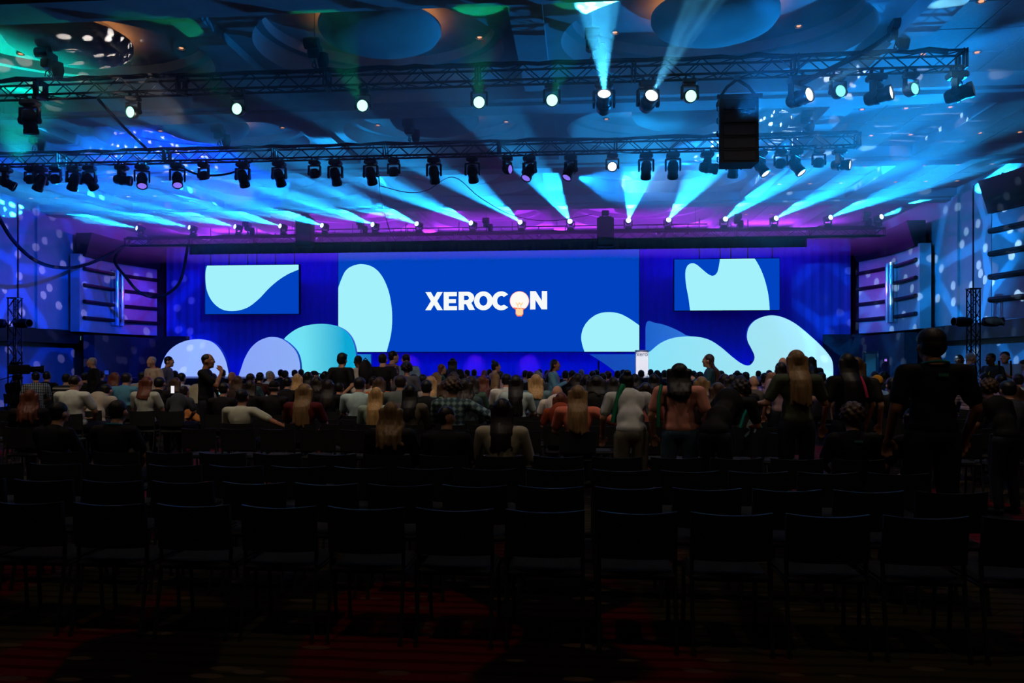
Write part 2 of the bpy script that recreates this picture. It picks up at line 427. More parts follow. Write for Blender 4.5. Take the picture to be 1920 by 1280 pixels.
louvre(-1, 32.4, 37.4, 'concave wall bay of black louvre bars beside the stage, behind the hanging cables')
louvre(1, 19.5, 25.6, 'tall louvred wall bay further down the hall, speckled with light dots')
# ------------------------------------------------------------------ stage, drape, screens, scenic flats
m_stage = noise_mat('stage_deck', (.012, .013, .018), (.02, .021, .026), 10, .4)
st = thing('stage', 'long black stage deck with a carpeted front edge', 'stage', (0, 34.5, 0))
put('deck', MB().box((0, 0, 1.02), (30, 7.4, .12)).mesh('deck', m_stage), st)
put('skirt', MB().box((0, -3.6, .48), (30, .08, .96)).mesh('skirt', m_blackfab), st)
for X in range(-14, 15, 4): put('support', MB().box((X, 0, .48), (.1, 6.8, .96)).mesh('support', m_black), st)
# pleated drape
def pleated(x0, x1, y, z0, z1, amp, pitch, step=.06):
    n = int((x1 - x0) / step); mb = MB(); vs = []
    for z in (z0, z1):
        for k in range(n + 1):
            X = x0 + (x1 - x0) * k / n
            vs.append((X, y + amp * math.sin(2 * math.pi * X / pitch) + amp * .4 * math.sin(2 * math.pi * X / pitch * 2.37 + 1), z))
    return mb.add(vs, [(k, k + 1, n + 2 + k, n + 1 + k) for k in range(n)])
m_drape = noise_mat('drape_cloth', (.055, .075, .42), (.07, .09, .48), 30, .9, stretch=(1, 1, .1))
dr = put('stage_drape', pleated(-16.4, 16.4, 38.0, 1.08, 7.4, .022, .42).mesh('stage_drape', m_drape, True))
tag(dr, 'tall pleated drape closing the back of the stage, lit deep blue', 'curtain')
vl = put('valance', pleated(-12.9, 13.2, 33.42, 6.40, 6.80, .02, .3).mesh('valance', m_blackfab, True))
tag(vl, 'black cloth valance hung from the stage truss above the screens', 'curtain')

SCR_BLUE = lin(0, 66, 192); ICE = lin(163, 241, 251)
def smooth_closed(pts, seg=8):
    out = []; n = len(pts)
    for i in range(n):
        p0, p1, p2, p3 = (Vector(pts[(i + k) % n]) for k in (-1, 0, 1, 2))
        for s in range(seg):
            t = s / seg
            out.append(tuple(.5 * ((2 * p1) + (p2 - p0) * t + (2 * p0 - 5 * p1 + 4 * p2 - p3) * t * t + (3 * p1 - p0 - 3 * p2 + p3) * t ** 3)))
    return out
def smooth_open(pts, seg=8):
    out = []; n = len(pts)
    for i in range(n - 1):
        p0, p1, p2, p3 = Vector(pts[max(i - 1, 0)]), Vector(pts[i]), Vector(pts[i + 1]), Vector(pts[min(i + 2, n - 1)])
        for s in range(seg):
            t = s / seg
            out.append(tuple(.5 * ((2 * p1) + (p2 - p0) * t + (2 * p0 - 5 * p1 + 4 * p2 - p3) * t * t + (3 * p1 - p0 - 3 * p2 + p3) * t ** 3)))
    out.append(tuple(pts[-1])); return out
def outl(pix, Y): return [(p.x, p.z) for p in (at_y(x, y, Y) for x, y in pix)]
def tri_prism(outline, y0, y1):
    """flat shape of any outline, triangulated on both faces"""
    bm = bmesh.new(); vs = [bm.verts.new((x, y0, z)) for x, z in outline]
    f = bm.faces.new(vs); f.normal_update(); r = bmesh.ops.triangulate(bm, faces=[f], ngon_method='EAR_CLIP')
    fs = bm.faces[:]
    if y1 != y0:
        g = bmesh.ops.extrude_face_region(bm, geom=fs)
        for e in g['geom']:
            if isinstance(e, bmesh.types.BMVert): e.co.y = y1
    bmesh.ops.recalc_face_normals(bm, faces=bm.faces[:])
    me = bpy.data.meshes.new('shape'); bm.to_mesh(me); bm.free(); return me
def shape(name, outline, y0, y1, m, parent, smooth=False):
    me = tri_prism(outline, y0, y1); me.name = name; me.materials.append(m)
    return put(name, me, parent)
YS = 36.5
def screen(label, pix, blobs, casing=True):
    c = outl(pix, YS)
    x0 = (c[0][0] + c[3][0]) / 2; x1 = (c[1][0] + c[2][0]) / 2; z1 = (c[0][1] + c[1][1]) / 2; z0 = (c[2][1] + c[3][1]) / 2
    t = thing('led_screen', label, 'screen', ((x0 + x1) / 2, YS, z0)); ox, oz = (x0 + x1) / 2, z0
    put('casing', MB().box((0, .12, (z1 - z0) / 2), (x1 - x0 + .06, .2, z1 - z0 + .06)).mesh('casing', m_black), t)
    d = put('display', MB().box((0, .0, (z1 - z0) / 2), (x1 - x0, .03, z1 - z0)).mesh('display', emit_mat('screen_blue', SCR_BLUE, 1.0)), t)
    for bl in blobs:
        o = [(min(max(x, x0), x1) - ox, min(max(z, z0), z1) - oz) for x, z in outl(bl, YS)]
        clean = [o[0]]
        for p in o[1:]:
            if (Vector(p) - Vector(clean[-1])).length > .004: clean.append(p)
        b = shape('blob_graphic', clean, -.022, -.016, emit_mat('screen_ice', ICE, 1.0), d)
    return t, d, ox, oz
main, disp, OX, OZ = screen('large centre stage screen showing white block lettering on blue', [(634.5, 472.5), (1198.5, 466), (1198.5, 659), (634.5, 659.5)], [
    smooth_open([(634, 541), (640, 524), (648, 508), (660, 499), (679, 495), (700, 501), (716, 517), (728, 543), (734, 572), (735.5, 600), (733, 628), (725, 660)]) + [(634, 660)],
    smooth_open([(1096, 660), (1091, 643), (1090, 628), (1095, 612), (1106, 598), (1122, 588), (1142, 585), (1162, 588), (1180, 597), (1199, 610)]) + [(1199, 660)]])
SL = screen('side screen with one pale teardrop wave on blue, above lilac hill flats', [(385, 498), (560, 496), (560, 588), (385, 588.5)], [
    smooth_open([(389, 497), (386, 508), (385.5, 524), (388, 543), (395, 560), (406, 573), (420, 581), (437, 583), (455, 580), (470, 573), (487, 559), (503, 542), (520, 527), (540, 514), (561, 505)]) + [(561, 495)]])
SR = screen('side screen with one pale notched wave on blue, above the rolling ice-blue flat', [(1264.5, 487), (1461.5, 483.5), (1461.5, 581), (1264.5, 582)], [
    smooth_open([(1294, 584), (1291, 560), (1286, 532), (1285, 510), (1289, 498), (1297, 493.5), (1306, 496), (1318, 506), (1328, 514), (1336, 517), (1343, 513), (1347, 503), (1350, 484)])
    + smooth_open([(1414, 483), (1424, 500), (1433, 522), (1439, 545), (1442, 565), (1443, 583)])])
# lettering on the centre screen: heavy grotesque capitals, drawn in a 0..1 cap-height box
def arc(cx, cz, rx, rz, a0, a1, n=18): return [(cx + rx * math.cos(math.radians(a0 + (a1 - a0) * k / n)), cz + rz * math.sin(math.radians(a0 + (a1 - a0) * k / n))) for k in range(n + 1)]
LET = {
    'X': (.95, [[(0, 0), (.30, 0), (.475, .30), (.65, 0), (.95, 0), (.645, .50), (.94, 1), (.64, 1), (.475, .70), (.31, 1), (.01, 1), (.305, .50)]]),
    'E': (.72, [[(0, 0), (.72, 0), (.72, .23), (.28, .23), (.28, .39), (.66, .39), (.66, .61), (.28, .61), (.28, .77), (.71, .77), (.71, 1), (0, 1)]]),
    'N': (.86, [[(0, 0), (.27, 0), (.27, .52), (.58, 0), (.86, 0), (.86, 1), (.59, 1), (.59, .48), (.28, 1), (0, 1)]]),
}
LET['R'] = (.82, [[(0, 0), (.28, 0), (.28, .32), (.38, .32), (.53, 0), (.84, 0), (.66, .37)] + arc(.46, .67, .34, .33, -55, 90, 12) + [(0, 1)]])
LET['C'] = (.86, [arc(.46, .5, .46, .52, 42, 318, 26) + list(reversed([(.46 + .20 * math.cos(math.radians(a)), .5 + .27 * math.sin(math.radians(a))) for a in range(50, 311, 13)]))])
LET['O'] = (.94, [arc(.47, .5, .47, .52, 0, 180, 16) + arc(.47, .5, .20, .27, 180, 0, 14), arc(.47, .5, .47, .52, 180, 360, 16) + arc(.47, .5, .20, .27, 360, 180, 14)])
m_white = emit_mat('screen_white', (.92, .95, .95), 1.0)
p0 = at_y(798, 582, YS); p1 = at_y(955, 546, YS)
cap = at_y(858, 547.5, YS).z - at_y(858, 581.5, YS).z
def letter(ch, px0, px1, pz, y=-.022):
    wdt, outs = LET[ch]
    xa = at_y(px0, 580, YS).x; xb = at_y(px1, 580, YS).x; zb = at_y(px0, pz, YS).z
    L = None
    for o in outs:
        pts = [(xa + (xb - xa) * x / wdt - OX, zb + cap * z - OZ) for x, z in o]
        me = tri_prism(pts, y, y + .004); me.materials.append(m_white); me.name = 'letter'
        if L is None: L = put('letter', me, disp)
        else:
            bm = bmesh.new(); bm.from_mesh(L.data); bm.from_mesh(me); bm.to_mesh(L.data); bm.free()
    return L
letter('X', 797.5, 830.5, 581.5); letter('E', 832, 857, 581.5); letter('R', 860, 890, 581); letter('O', 889, 924, 581); letter('C', 922.5, 955, 581)
letter('N', 994, 1026, 580)
# hole of the R is shown by a screen-blue counter
xa = at_y(860, 580, YS).x; xb = at_y(890, 580, YS).x; zb = at_y(860, 581, YS).z
q = lambda x, z: (xa + (xb - xa) * x / .82 - OX, zb + cap * z - OZ)
shape('letter_counter', [q(.28, .54), q(.44, .54), q(.52, .60), q(.53, .69), q(.49, .75), q(.43, .78), q(.28, .78)], -.024, -.0235, emit_mat('screen_blue', SCR_BLUE), disp)
# light bulb in place of the last O
def pxl(pts): return [(p.x - OX, p.z - OZ) for p in (at_y(x, y, YS) for x, y in pts)]
bulb = [(974 + 17.5 * math.cos(math.radians(a)), 564 - 17.5 * math.sin(math.radians(a))) for a in range(-52, 233, 12)]
rim = [(974 + (x - 974) * 1.045, 566 + (y - 566) * 1.045) for x, y in bulb + [(967, 580), (967, 588), (970, 592), (978, 592), (981, 588), (981, 580)]]
shape('bulb_outline', pxl(rim), -.0215, -.0205, emit_mat('screen_coral', lin(246, 120, 96), 1.0), disp)
shape('bulb_glass', pxl(bulb), -.024, -.0235, emit_mat('screen_bulb', lin(255, 250, 244), 1.0), disp)
shape('bulb_cap', pxl([(967.5, 579), (980.5, 579), (980.5, 587.5), (977.5, 591), (970.5, 591), (967.5, 587.5)]), -.026, -.0255, emit_mat('screen_peach', lin(255, 214, 160), 1.0), disp)
shape('filament', pxl([(968, 566), (971, 570), (974, 566), (977, 570), (980, 566), (981, 568), (977.5, 573), (977.5, 579), (976, 579), (976, 572), (974, 569), (972, 572), (972, 579), (970.5, 579), (970.5, 573), (967, 568)]), -.026, -.0255, emit_mat('screen_peach', lin(255, 214, 160)), disp)
# drop rods carrying the screens from the roof
for scr, ox, pxs, py in ((SL[0], SL[2], (393, 428, 463, 480, 515, 551), 498), (SR[0], SR[2], (1312, 1351, 1371, 1403, 1449), 486), (main, OX, (660, 760, 860, 960, 1060, 1170), 470)):
    for px in pxs:
        a = at_y(px, py, YS); z0 = a.z - scr.location.z - .02; z1 = 8.2 - scr.location.z
        put('drop_rod', MB().tube([(a.x - ox, .1, z0), (a.x - ox, .1, z1)], .025, 6).mesh('drop_rod', m_black), scr)

# scenic flats standing on the deck, their front light put into the material as emission
def painted_glow(name, rgb, s=1.0, rgb2=None, ax=0, lo=0.0, hi=1.0):
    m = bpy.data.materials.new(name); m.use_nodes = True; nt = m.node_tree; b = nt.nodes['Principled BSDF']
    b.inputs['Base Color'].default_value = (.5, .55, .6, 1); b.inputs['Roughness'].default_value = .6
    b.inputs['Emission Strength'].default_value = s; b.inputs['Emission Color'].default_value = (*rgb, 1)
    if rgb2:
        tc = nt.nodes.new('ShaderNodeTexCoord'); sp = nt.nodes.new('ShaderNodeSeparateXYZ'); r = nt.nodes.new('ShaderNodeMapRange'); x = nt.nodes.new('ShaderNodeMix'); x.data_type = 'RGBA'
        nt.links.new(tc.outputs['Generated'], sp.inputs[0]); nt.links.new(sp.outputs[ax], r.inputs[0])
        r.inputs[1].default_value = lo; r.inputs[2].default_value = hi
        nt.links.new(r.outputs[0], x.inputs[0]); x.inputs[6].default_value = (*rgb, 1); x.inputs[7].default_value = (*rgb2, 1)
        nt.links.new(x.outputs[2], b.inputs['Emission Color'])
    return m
def flat(label, pix, Y, m, th=.25, edge=None):
    o = outl(pix, Y); x0 = sum(p[0] for p in o) / len(o)
    t = thing('scenic_flat', label, 'stage prop', (x0, Y, 1.08))
    o = [(x - x0, max(z - 1.08, 0)) for x, z in o]
    clean = [o[0]]
    for p in o[1:]:
        if (Vector(p) - Vector(clean[-1])).length > .01: clean.append(p)
    shape('front', clean, -.02, -.01, m, t)
    me = tri_prism(clean, 0, th); me.materials.append(edge or mat('flat_edge_blue', lin(70, 120, 230), .6)); put('frame_box', me, t)
    for k in (-.5, .5): put('brace', MB().box((k, th + .3, .35), (.06, .6, .7)).mesh('brace', m_black), t)
    return t
flat('lilac hill-shaped flat with painted-in glow at the outer end of the stage', smooth_open([(300, 709), (302, 690), (307, 674), (316, 659), (330, 647), (348, 639), (366, 636), (386, 637), (401, 643), (413, 655), (422, 672), (427, 690), (430, 709)]), 35.0, painted_glow('flat_lilac', lin(140, 168, 238), 1.0, lin(150, 176, 240)))
flat('lilac dome-shaped flat with painted-in glow between the hill flat and the teal disc', smooth_open([(446, 709), (452, 692), (459, 672), (470, 653), (484, 640), (500, 633), (513, 631.5), (528, 635), (543, 645), (556, 660), (562, 680), (563, 709)]), 34.6, painted_glow('flat_lilac_b', lin(134, 160, 236), 1.0, lin(140, 170, 236)))
flat('large teal disc flat half hidden by the centre screen', smooth_open([(528, 709), (527, 680), (528, 655), (532, 637), (545, 624), (562, 614), (580, 609), (600, 607), (618, 608), (634, 612), (650, 622), (662, 640), (668, 668), (668, 709)]), 35.6, painted_glow('flat_teal', lin(112, 226, 232), .95, lin(0, 165, 204), 0, .3, .85))  # light falling off across the disc is put into the emission blend
flat('rolling ice-blue wave flat sweeping up to a tall crest', smooth_open([(1212, 709), (1212, 668), (1222, 656), (1240, 642), (1262, 633.5), (1288, 630.5), (1312, 632), (1332, 638), (1352, 651), (1372, 668), (1388, 680), (1400, 685), (1408, 683), (1414, 674), (1414, 665), (1408, 652), (1402, 640), (1400.5, 628), (1404, 614), (1414, 602), (1430, 594), (1448, 591), (1468, 595), (1490, 606), (1513, 624), (1536, 645), (1553, 664), (1561, 680), (1562, 709)]), 35.0, painted_glow('flat_ice', lin(136, 222, 236), 1.0, lin(172, 226, 230)))
flat('darker blue hill flat behind the rolling wave flat', smooth_open([(1211, 709), (1211, 640), (1213, 604), (1228, 605), (1246, 609), (1266, 617), (1284, 627), (1300, 640), (1300, 709)]), 35.5, painted_glow('flat_blue', lin(16, 88, 190), .9, lin(48, 112, 200)))
flat('low dark blue wedge flat under the centre screen', smooth_open([(1105, 664), (1125, 676), (1145, 690), (1158, 702), (1160, 709)]) + [(1205, 709), (1205, 664)], 36.2, painted_glow('flat_navy', lin(6, 60, 168), .8, lin(10, 70, 176)))
flat('small dark blue block flat under the corner of the centre screen', [(640, 709), (640, 664), (695, 664), (697, 709)], 36.1, painted_glow('flat_mid', lin(8, 78, 170), .8, lin(20, 130, 190), 2, .2, .5))

# lectern with its printed word
a = at_y(1192, 660, 33.2); b = at_y(1216, 660, 33.2)
lc = thing('lectern', 'white lectern standing at the front of the stage under the screen corner', 'lectern', ((a.x + b.x) / 2, 33.2, 1.08))
wl = b.x - a.x
m_lect = mat('lectern_white', (.8, .8, .82), .5)
spot('lectern_special', (lc.location.x, 21.6, 6.15), (0, 11.6, -4.5), 6000, (1.0, .97, 1.0), 5.0, .4, .05)
put('body', MB().bbox((0, .2, .55), (wl, .4, 1.1), .02).mesh('body', m_lect), lc)
put('top', MB().bbox((0, .2, 1.12), (wl + .03, .46, .04), .01).mesh('top', mat('lectern_top', (.7, .7, .72), .4)), lc)
try:
    cu = bpy.data.curves.new('word', 'FONT'); cu.body = 'xero'; cu.size = .24; cu.align_x = 'CENTER'; cu.extrude = .004; cu.offset = .004
    tmp = bpy.data.objects.new('tmp', cu); COL.objects.link(tmp)
    dg = bpy.context.evaluated_depsgraph_get(); me = bpy.data.meshes.new_from_object(tmp.evaluated_get(dg)); bpy.data.objects.remove(tmp)
    me.materials.append(mat('lectern_print', lin(110, 120, 140), .5)); put('lettering', me, lc, (0, -.008, .9), (math.pi / 2, 0, 0))
except Exception as e: print('text', e)
HAZE = 0.065
# ------------------------------------------------------------------ lighting trusses: four chords, every brace its own piece
TS = .30
TB1, TB2, TB3 = 7.22, 7.22, 6.78          # bottom chord heights
def truss(name, label, x0, x1, Y, zb, pitch, s=TS, axis='X'):
    L = x1 - x0; t = thing(name, label, 'truss', (x0, Y, zb))
    ch = MB().tube([(0, 0, 0), (L, 0, 0)], .025, 8).mesh('chord', m_black, True)
    h = s / 2
    for y in (-h, h):
        for z in (0, s): put('chord', ch, t, (0, y, z))
    n = int(L / pitch); p = L / n
    r = .012
    ms = {('v', 0): MB().tube([(0, 0, 0), (p, 0, s)], r, 5), ('v', 1): MB().tube([(0, 0, s), (p, 0, 0)], r, 5),
          ('h', 0): MB().tube([(0, -h, 0), (p, h, 0)], r, 5), ('h', 1): MB().tube([(0, h, 0), (p, -h, 0)], r, 5)}
    ms = {k: v.mesh('brace', m_black, True) for k, v in ms.items()}
    for i in range(n):
        put('brace', ms['v', i % 2], t, (i * p, -h, 0)); put('brace', ms['v', i % 2], t, (i * p, h, 0))
        put('brace', ms['h', i % 2], t, (i * p, 0, 0))
        if i % 2 == 0: put('brace', ms['h', 1], t, (i * p, 0, s))
    jp = MB()
    for dx in (-.03, .03):
        jp.box((dx, -h, h), (.025, .07, s + .06)); jp.box((dx, h, h), (.025, .07, s + .06))
        jp.box((dx, 0, 0), (.025, s, .06)); jp.box((dx, 0, s), (.025, s, .06))
    jm = jp.mesh('joint_plate', m_black)
    k = 0.0
    while k <= L + .01:
        put('joint_plate', jm, t, (k, 0, 0)); k += L / round(L / 3.0)
    # loom of cables lying along the top chord
    rnd = random.Random(hash(name) % 1000 + int(Y)); pts = []
    for i in range(int(L / .35) + 1): pts.append((min(i * .35, L), rnd.uniform(-.05, .05), s + .05 + rnd.uniform(-.012, .025)))
    put('cable_loom', MB().tube(pts, [.035 + rnd.uniform(0, .022) for _ in pts], 7).mesh('cable_loom', m_blackfab, True), t)
    return t
Y1, Y2, Y3 = 15.7, 21.1, 33.2
truss('lighting_truss', 'black box truss carrying the hanging speaker array and green lights', -13.2, 11.2, Y1, TB1, .34)
truss('lighting_truss', 'black box truss with a long row of mostly unlit moving heads', -13.4, 11.1, Y2, TB2, .34)
truss('lighting_truss', 'black box truss over the stage front with upright beam lights', -15.6, 16.1, Y3, TB3, .42)

# ------------------------------------------------------------------ moving head lights
m_head = noise_mat('fixture_black', (.007, .007, .008), (.012, .012, .014), 14, .4, spec=.35)
m_lensdark = mat('lens_dark_glass', (.01, .012, .018), .05, 0, spec=.8)
LENS = {'dark': m_lensdark,
        'beam': emit_mat('lens_ice_beam', (.45, .9, 1.0), 6.0), 'green': emit_mat('lens_green_white', (.34, 1.0, .66), 2.6),
        'white': emit_mat('lens_cold_white', (.8, .93, 1.0), 3.0), 'violet': emit_mat('lens_violet', (.28, .18, 1.0), 1.0), 'teal': emit_mat('lens_teal', (.2, 1.0, .7), 1.6)}
def fixture_meshes():
    M = {}
    cl = MB().tube([(0, 0, .03), (0, 0, -.07)], .022, 8).lathe([(.045, -.02), (.045, .02)], 10, Matrix.Rotation(math.pi / 2, 4, 'Y'))
    M['clamp'] = cl.mesh('clamp', m_black)
    M['base'] = MB().bbox((0, 0, -.125), (.34, .24, .12), .03).bbox((0, 0, -.195), (.18, .18, .04), .02).mesh('base', m_head)
    y = MB().bbox((0, 0, -.225), (.40, .13, .035), .012)
    for s in (-1, 1):
        y.bbox((s * .185, 0, -.36), (.05, .12, .29), .02); y.lathe([(.075, -.02), (.075, .02)], 14, Matrix.Translation((s * .185, 0, -.46)) @ Matrix.Rotation(math.pi / 2, 4, 'Y'))
    M['yoke'] = y.mesh('yoke', m_head)
    M['head_profile'] = MB().lathe([(.02, .21), (.09, .20), (.125, .15), (.135, .04), (.145, .03), (.145, -.02), (.13, -.03), (.125, -.16), (.14, -.18), (.14, -.26), (.118, -.265), (.115, -.235)], 20, cap=False).mesh('head', m_head, True)
    M['lens_profile'] = MB().lathe([(.001, -.252), (.06, -.248), (.116, -.236)], 20, cap=False).mesh('lens', m_lensdark, True)
    M['head_wash'] = MB().lathe([(.02, .15), (.10, .135), (.15, .07), (.16, .0), (.16, -.09), (.15, -.12), (.135, -.12), (.13, -.095)], 22, cap=False).mesh('head', m_head, True)
    lw = MB().lathe([(.001, -.10), (.13, -.095)], 22, cap=False)
    M['lens_wash'] = lw.mesh('lens', m_lensdark, True)
    dv = MB()
    for k in range(7):
        a = k * math.pi / 3; rr = 0 if k == 6 else .082
        dv.lathe([(.036, -.098), (.030, -.112), (.012, -.118), (.001, -.119)], 10, Matrix.Translation((rr * math.cos(a), rr * math.sin(a), 0)), cap=False)
    M['lens_cell'] = dv.mesh('lens_cell', m_lensdark, True)
    return M
FX = fixture_meshes()
def moving_head(label, loc, d, kind='profile', lens='dark', upright=False, group=None, beam=None, sc=1.0, name='moving_head_light'):
    t = thing(name, label, 'stage light', loc, 0, group)
    if upright: t.rotation_euler = (math.pi, 0, 0)
    t.scale = (sc, sc, sc)
    d = Vector(d).normalized(); dl = Vector((d.x, -d.y, -d.z)) if upright else d
    n = math.hypot(dl.x, dl.y); pan = math.atan2(-dl.x, dl.y) if n > 1e-4 else 0; til = math.atan2(n, -dl.z)
    put('clamp', FX['clamp'], t, (-.09, 0, 0)); put('clamp', FX['clamp'], t, (.09, 0, 0)); put('base', FX['base'], t)
    put('yoke', FX['yoke'], t, (0, 0, 0), (0, 0, pan))
    hd = put('head', FX['head_' + kind], t, M=Matrix.Translation((0, 0, -.46)) @ Matrix.Rotation(pan, 4, 'Z') @ Matrix.Rotation(til, 4, 'X'))
    ln = put('lens', FX['lens_' + kind], hd)
    ln.material_slots[0].link = 'OBJECT'; ln.material_slots[0].material = LENS[lens]
    if kind == 'wash' and lens != 'dark':
        lc_ = put('lens_cell', FX['lens_cell'], hd); lc_.material_slots[0].link = 'OBJECT'; lc_.material_slots[0].material = LENS[lens]
    if beam:
        c = Vector(loc) + Vector((0, 0, .46 if upright else -.46)) * sc + d * (.30 * sc)
        spot('beam_source', c, beam.get('d', d), beam['p'], beam['c'], beam['s'], beam.get('b', .2), .03, gobo=beam.get('g'))
    return t
# --- stage truss: sixteen upright beam lights; the outer ones split by a gobo into fans of thin rays
BEAMS = [(265, 432, -.60, 1), (363, 430, -.57, 1), (448, 430, -.54, 1), (532, 430, -.50, 1), (610, 428, -.46, 1), (704, 427, -.40, 1), (786, 425, -.36, 1), (887, 424, -.34, 2), (978, 422, -.24, 0), (1070, 420, -.13, 0),
         (1178, 420, -.01, 0), (1252, 419, .07, 0), (1357, 418, .16, 0), (1451, 416, .22, 0), (1552, 412, .27, 2), (1646, 408, .36, 2)]
zt3 = TB3 + TS
for i, (x, y, dx, g) in enumerate(BEAMS):
    p = at_y(x, y, Y3)
    gb = gobo_nodes('dots', 16.0, 0.05, 3.2, .30, randomness=.55) if g == 1 else (gobo_nodes('dots', 13.0, .45, 1.7, .42) if g == 2 else None)
    lab = ('upright beam light on the stage truss throwing a fan of thin blue rays' if g == 1 else 'upright beam light on the stage truss throwing a soft streaked blue beam' if g == 2 else 'upright beam light on the stage truss throwing one solid bright cone')
    moving_head(lab, (p.x, Y3, zt3 + .03), (dx, -1, .082), 'profile', 'beam', True, ('fan-ray lights on the stage truss', 'solid-cone lights on the stage truss', 'streaked-beam lights on the stage truss')[0 if g == 1 else 2 if g == 2 else 1],
                dict(p=(60000 if g == 0 else 62000), c=CYAN, s=(11.0 if g == 0 else 15.0 if g == 1 else 11.0), b=.25, g=gb), .85)
# --- hall truss: lit washes and profiles
T1 = [(62, 'profile', 'dark', (0, .2, -1), None), (255, 'wash', 'green', (-.25, -1, -.22), dict(d=(-.3, -.8, .5), p=60, c=TEAL, s=40)), (452, 'wash', 'green', (-.1, -1, -.2), dict(d=(-.4, -.8, .7), p=45, c=GREEN, s=36)),
      (684, 'wash', 'green', (0, -1, -.28), dict(d=(-.15, -.8, .8), p=110, c=GREEN, s=38)), (900, 'wash', 'green', (.05, -1, -.28), dict(d=(.1, -.8, .8), p=110, c=GREEN, s=36)), (1035, 'wash', 'green', (.1, -1, -.28), dict(d=(.3, -.8, .7), p=60, c=GREEN, s=36)),
      (1132, 'profile', 'white', (0, -1, .55), dict(d=(-.10, -.72, 1.0), p=9000, c=(.05, .55, 1.0), s=30, b=.4, g=gobo_nodes('dots', 7.0, .5, 1.6, .4))), (1214, 'profile', 'white', (.2, -1, .25), dict(d=(.5, -.8, .8), p=2600, c=(.1, .6, 1.0), s=22, b=.3, g=gobo_nodes('dots', 11.0, .2, 1.6, .4))),
      (1292, 'wash', 'green', (.15, -1, -.25), None), (1493, 'profile', 'white', (.75, -1, .05), dict(d=(1.1, -.7, .55), p=1500, c=(.2, .7, 1.0), s=12)), (1568, 'wash', 'teal', (.3, -1, -.05), None),
      (1640, 'profile', 'white', (1.0, -.8, .1), dict(d=(1.4, -.2, .35), p=700, c=(.2, .7, 1.0), s=26)), (1704, 'wash', 'teal', (.55, -1, .0), None), (1790, 'profile', 'white', (.9, -.6, .2), None)]
dic = {'dark': 'unlit moving head hanging under the speaker-array truss', 'green': 'round wash light glowing pale green under the speaker-array truss', 'teal': 'small wash light with teal-lit cells near the speaker-array truss end', 'white': 'moving head with a white-hot lens under the speaker-array truss'}
for x, k, l, d, bm in T1:
    p = at_y(x, 150, Y1)
    moving_head(dic[l], (p.x, Y1 - .1, TB1 - .03), d, k, l, False, 'lights under the speaker-array truss', bm, 1.05 if k == 'profile' else .82)
# --- middle truss: a long row hanging, most of them dark and turned to the stage
T2 = [(15, 'p', 'dark', (.6, .3, -.35)), (62, 'w', 'dark', (0, .5, -1)), (80, 'p', 'dark', (-.5, .2, -.8)), (108, 'w', 'dark', (0, .6, -1)), (143, 'p', 'dark', (-.45, .3, -.8)), (172, 'p', 'dark', (.1, 1, -.9)), (232, 'p', 'dark', (.9, .2, -.1)), (270, 'p', 'violet', (.35, -.6, -1)), (336, 'p', 'violet', (.35, -.6, -1)),
      (385, 'w', 'dark', (.1, .4, -1)), (458, 'p', 'dark', (0, .8, -1)), (526, 'p', 'dark', (.05, .8, -1)), (592, 'w', 'dark', (0, .6, -1)), (631, 'p', 'dark', (0, .8, -1)), (697, 'p', 'dark', (.05, .8, -1)), (740, 'w', 'dark', (0, .5, -1)), (815, 'p', 'dark', (0, .8, -1)), (887, 'p', 'dark', (.05, .8, -1)),
      (952, 'w', 'violet', (.8, -.4, -.1)), (993, 'p', 'violet', (-.4, -.6, -1)), (1070, 'p', 'violet', (-.5, -.5, -1)), (1148, 'w', 'white', (-.1, -1, -.1)), (1211, 'p', 'dark', (0, .8, -1)), (1261, 'p', 'dark', (.05, .8, -1)), (1325, 'p', 'dark', (.9, .1, -.12)), (1374, 'p', 'dark', (0, .6, -1)),
      (1424, 'p', 'white', (.45, -.35, -.8)), (1462, 'w', 'dark', (0, .5, -1)), (1490, 'p', 'white', (.5, -.35, -.8)), (1533, 'w', 'dark', (0, .5, -1)), (1572, 'p', 'white', (1, -.6, -.15))]
dic2 = {('p', 'dark'): 'unlit long-bodied moving head hanging in the truss row behind the speaker array', ('w', 'dark'): 'unlit short round wash light hanging in the truss row behind the speaker array', ('p', 'violet'): 'moving head with a violet-lit lens in the truss row behind the speaker array',
        ('w', 'violet'): 'short wash light with a violet lens turned sideways in the truss row', ('w', 'white'): 'short wash light with a white lens in the truss row behind the speaker array', ('p', 'white'): 'moving head with a small white lens beyond the hanging speaker array'}
for x, k, l, d in T2:
    p = at_y(x, 280, Y2)
    moving_head(dic2[k, l], (p.x, Y2 - .1, TB2 - .03), d, 'profile' if k == 'p' else 'wash', l, False, 'lights under the truss behind the speaker array', None, 1.0 if k == 'p' else .85)

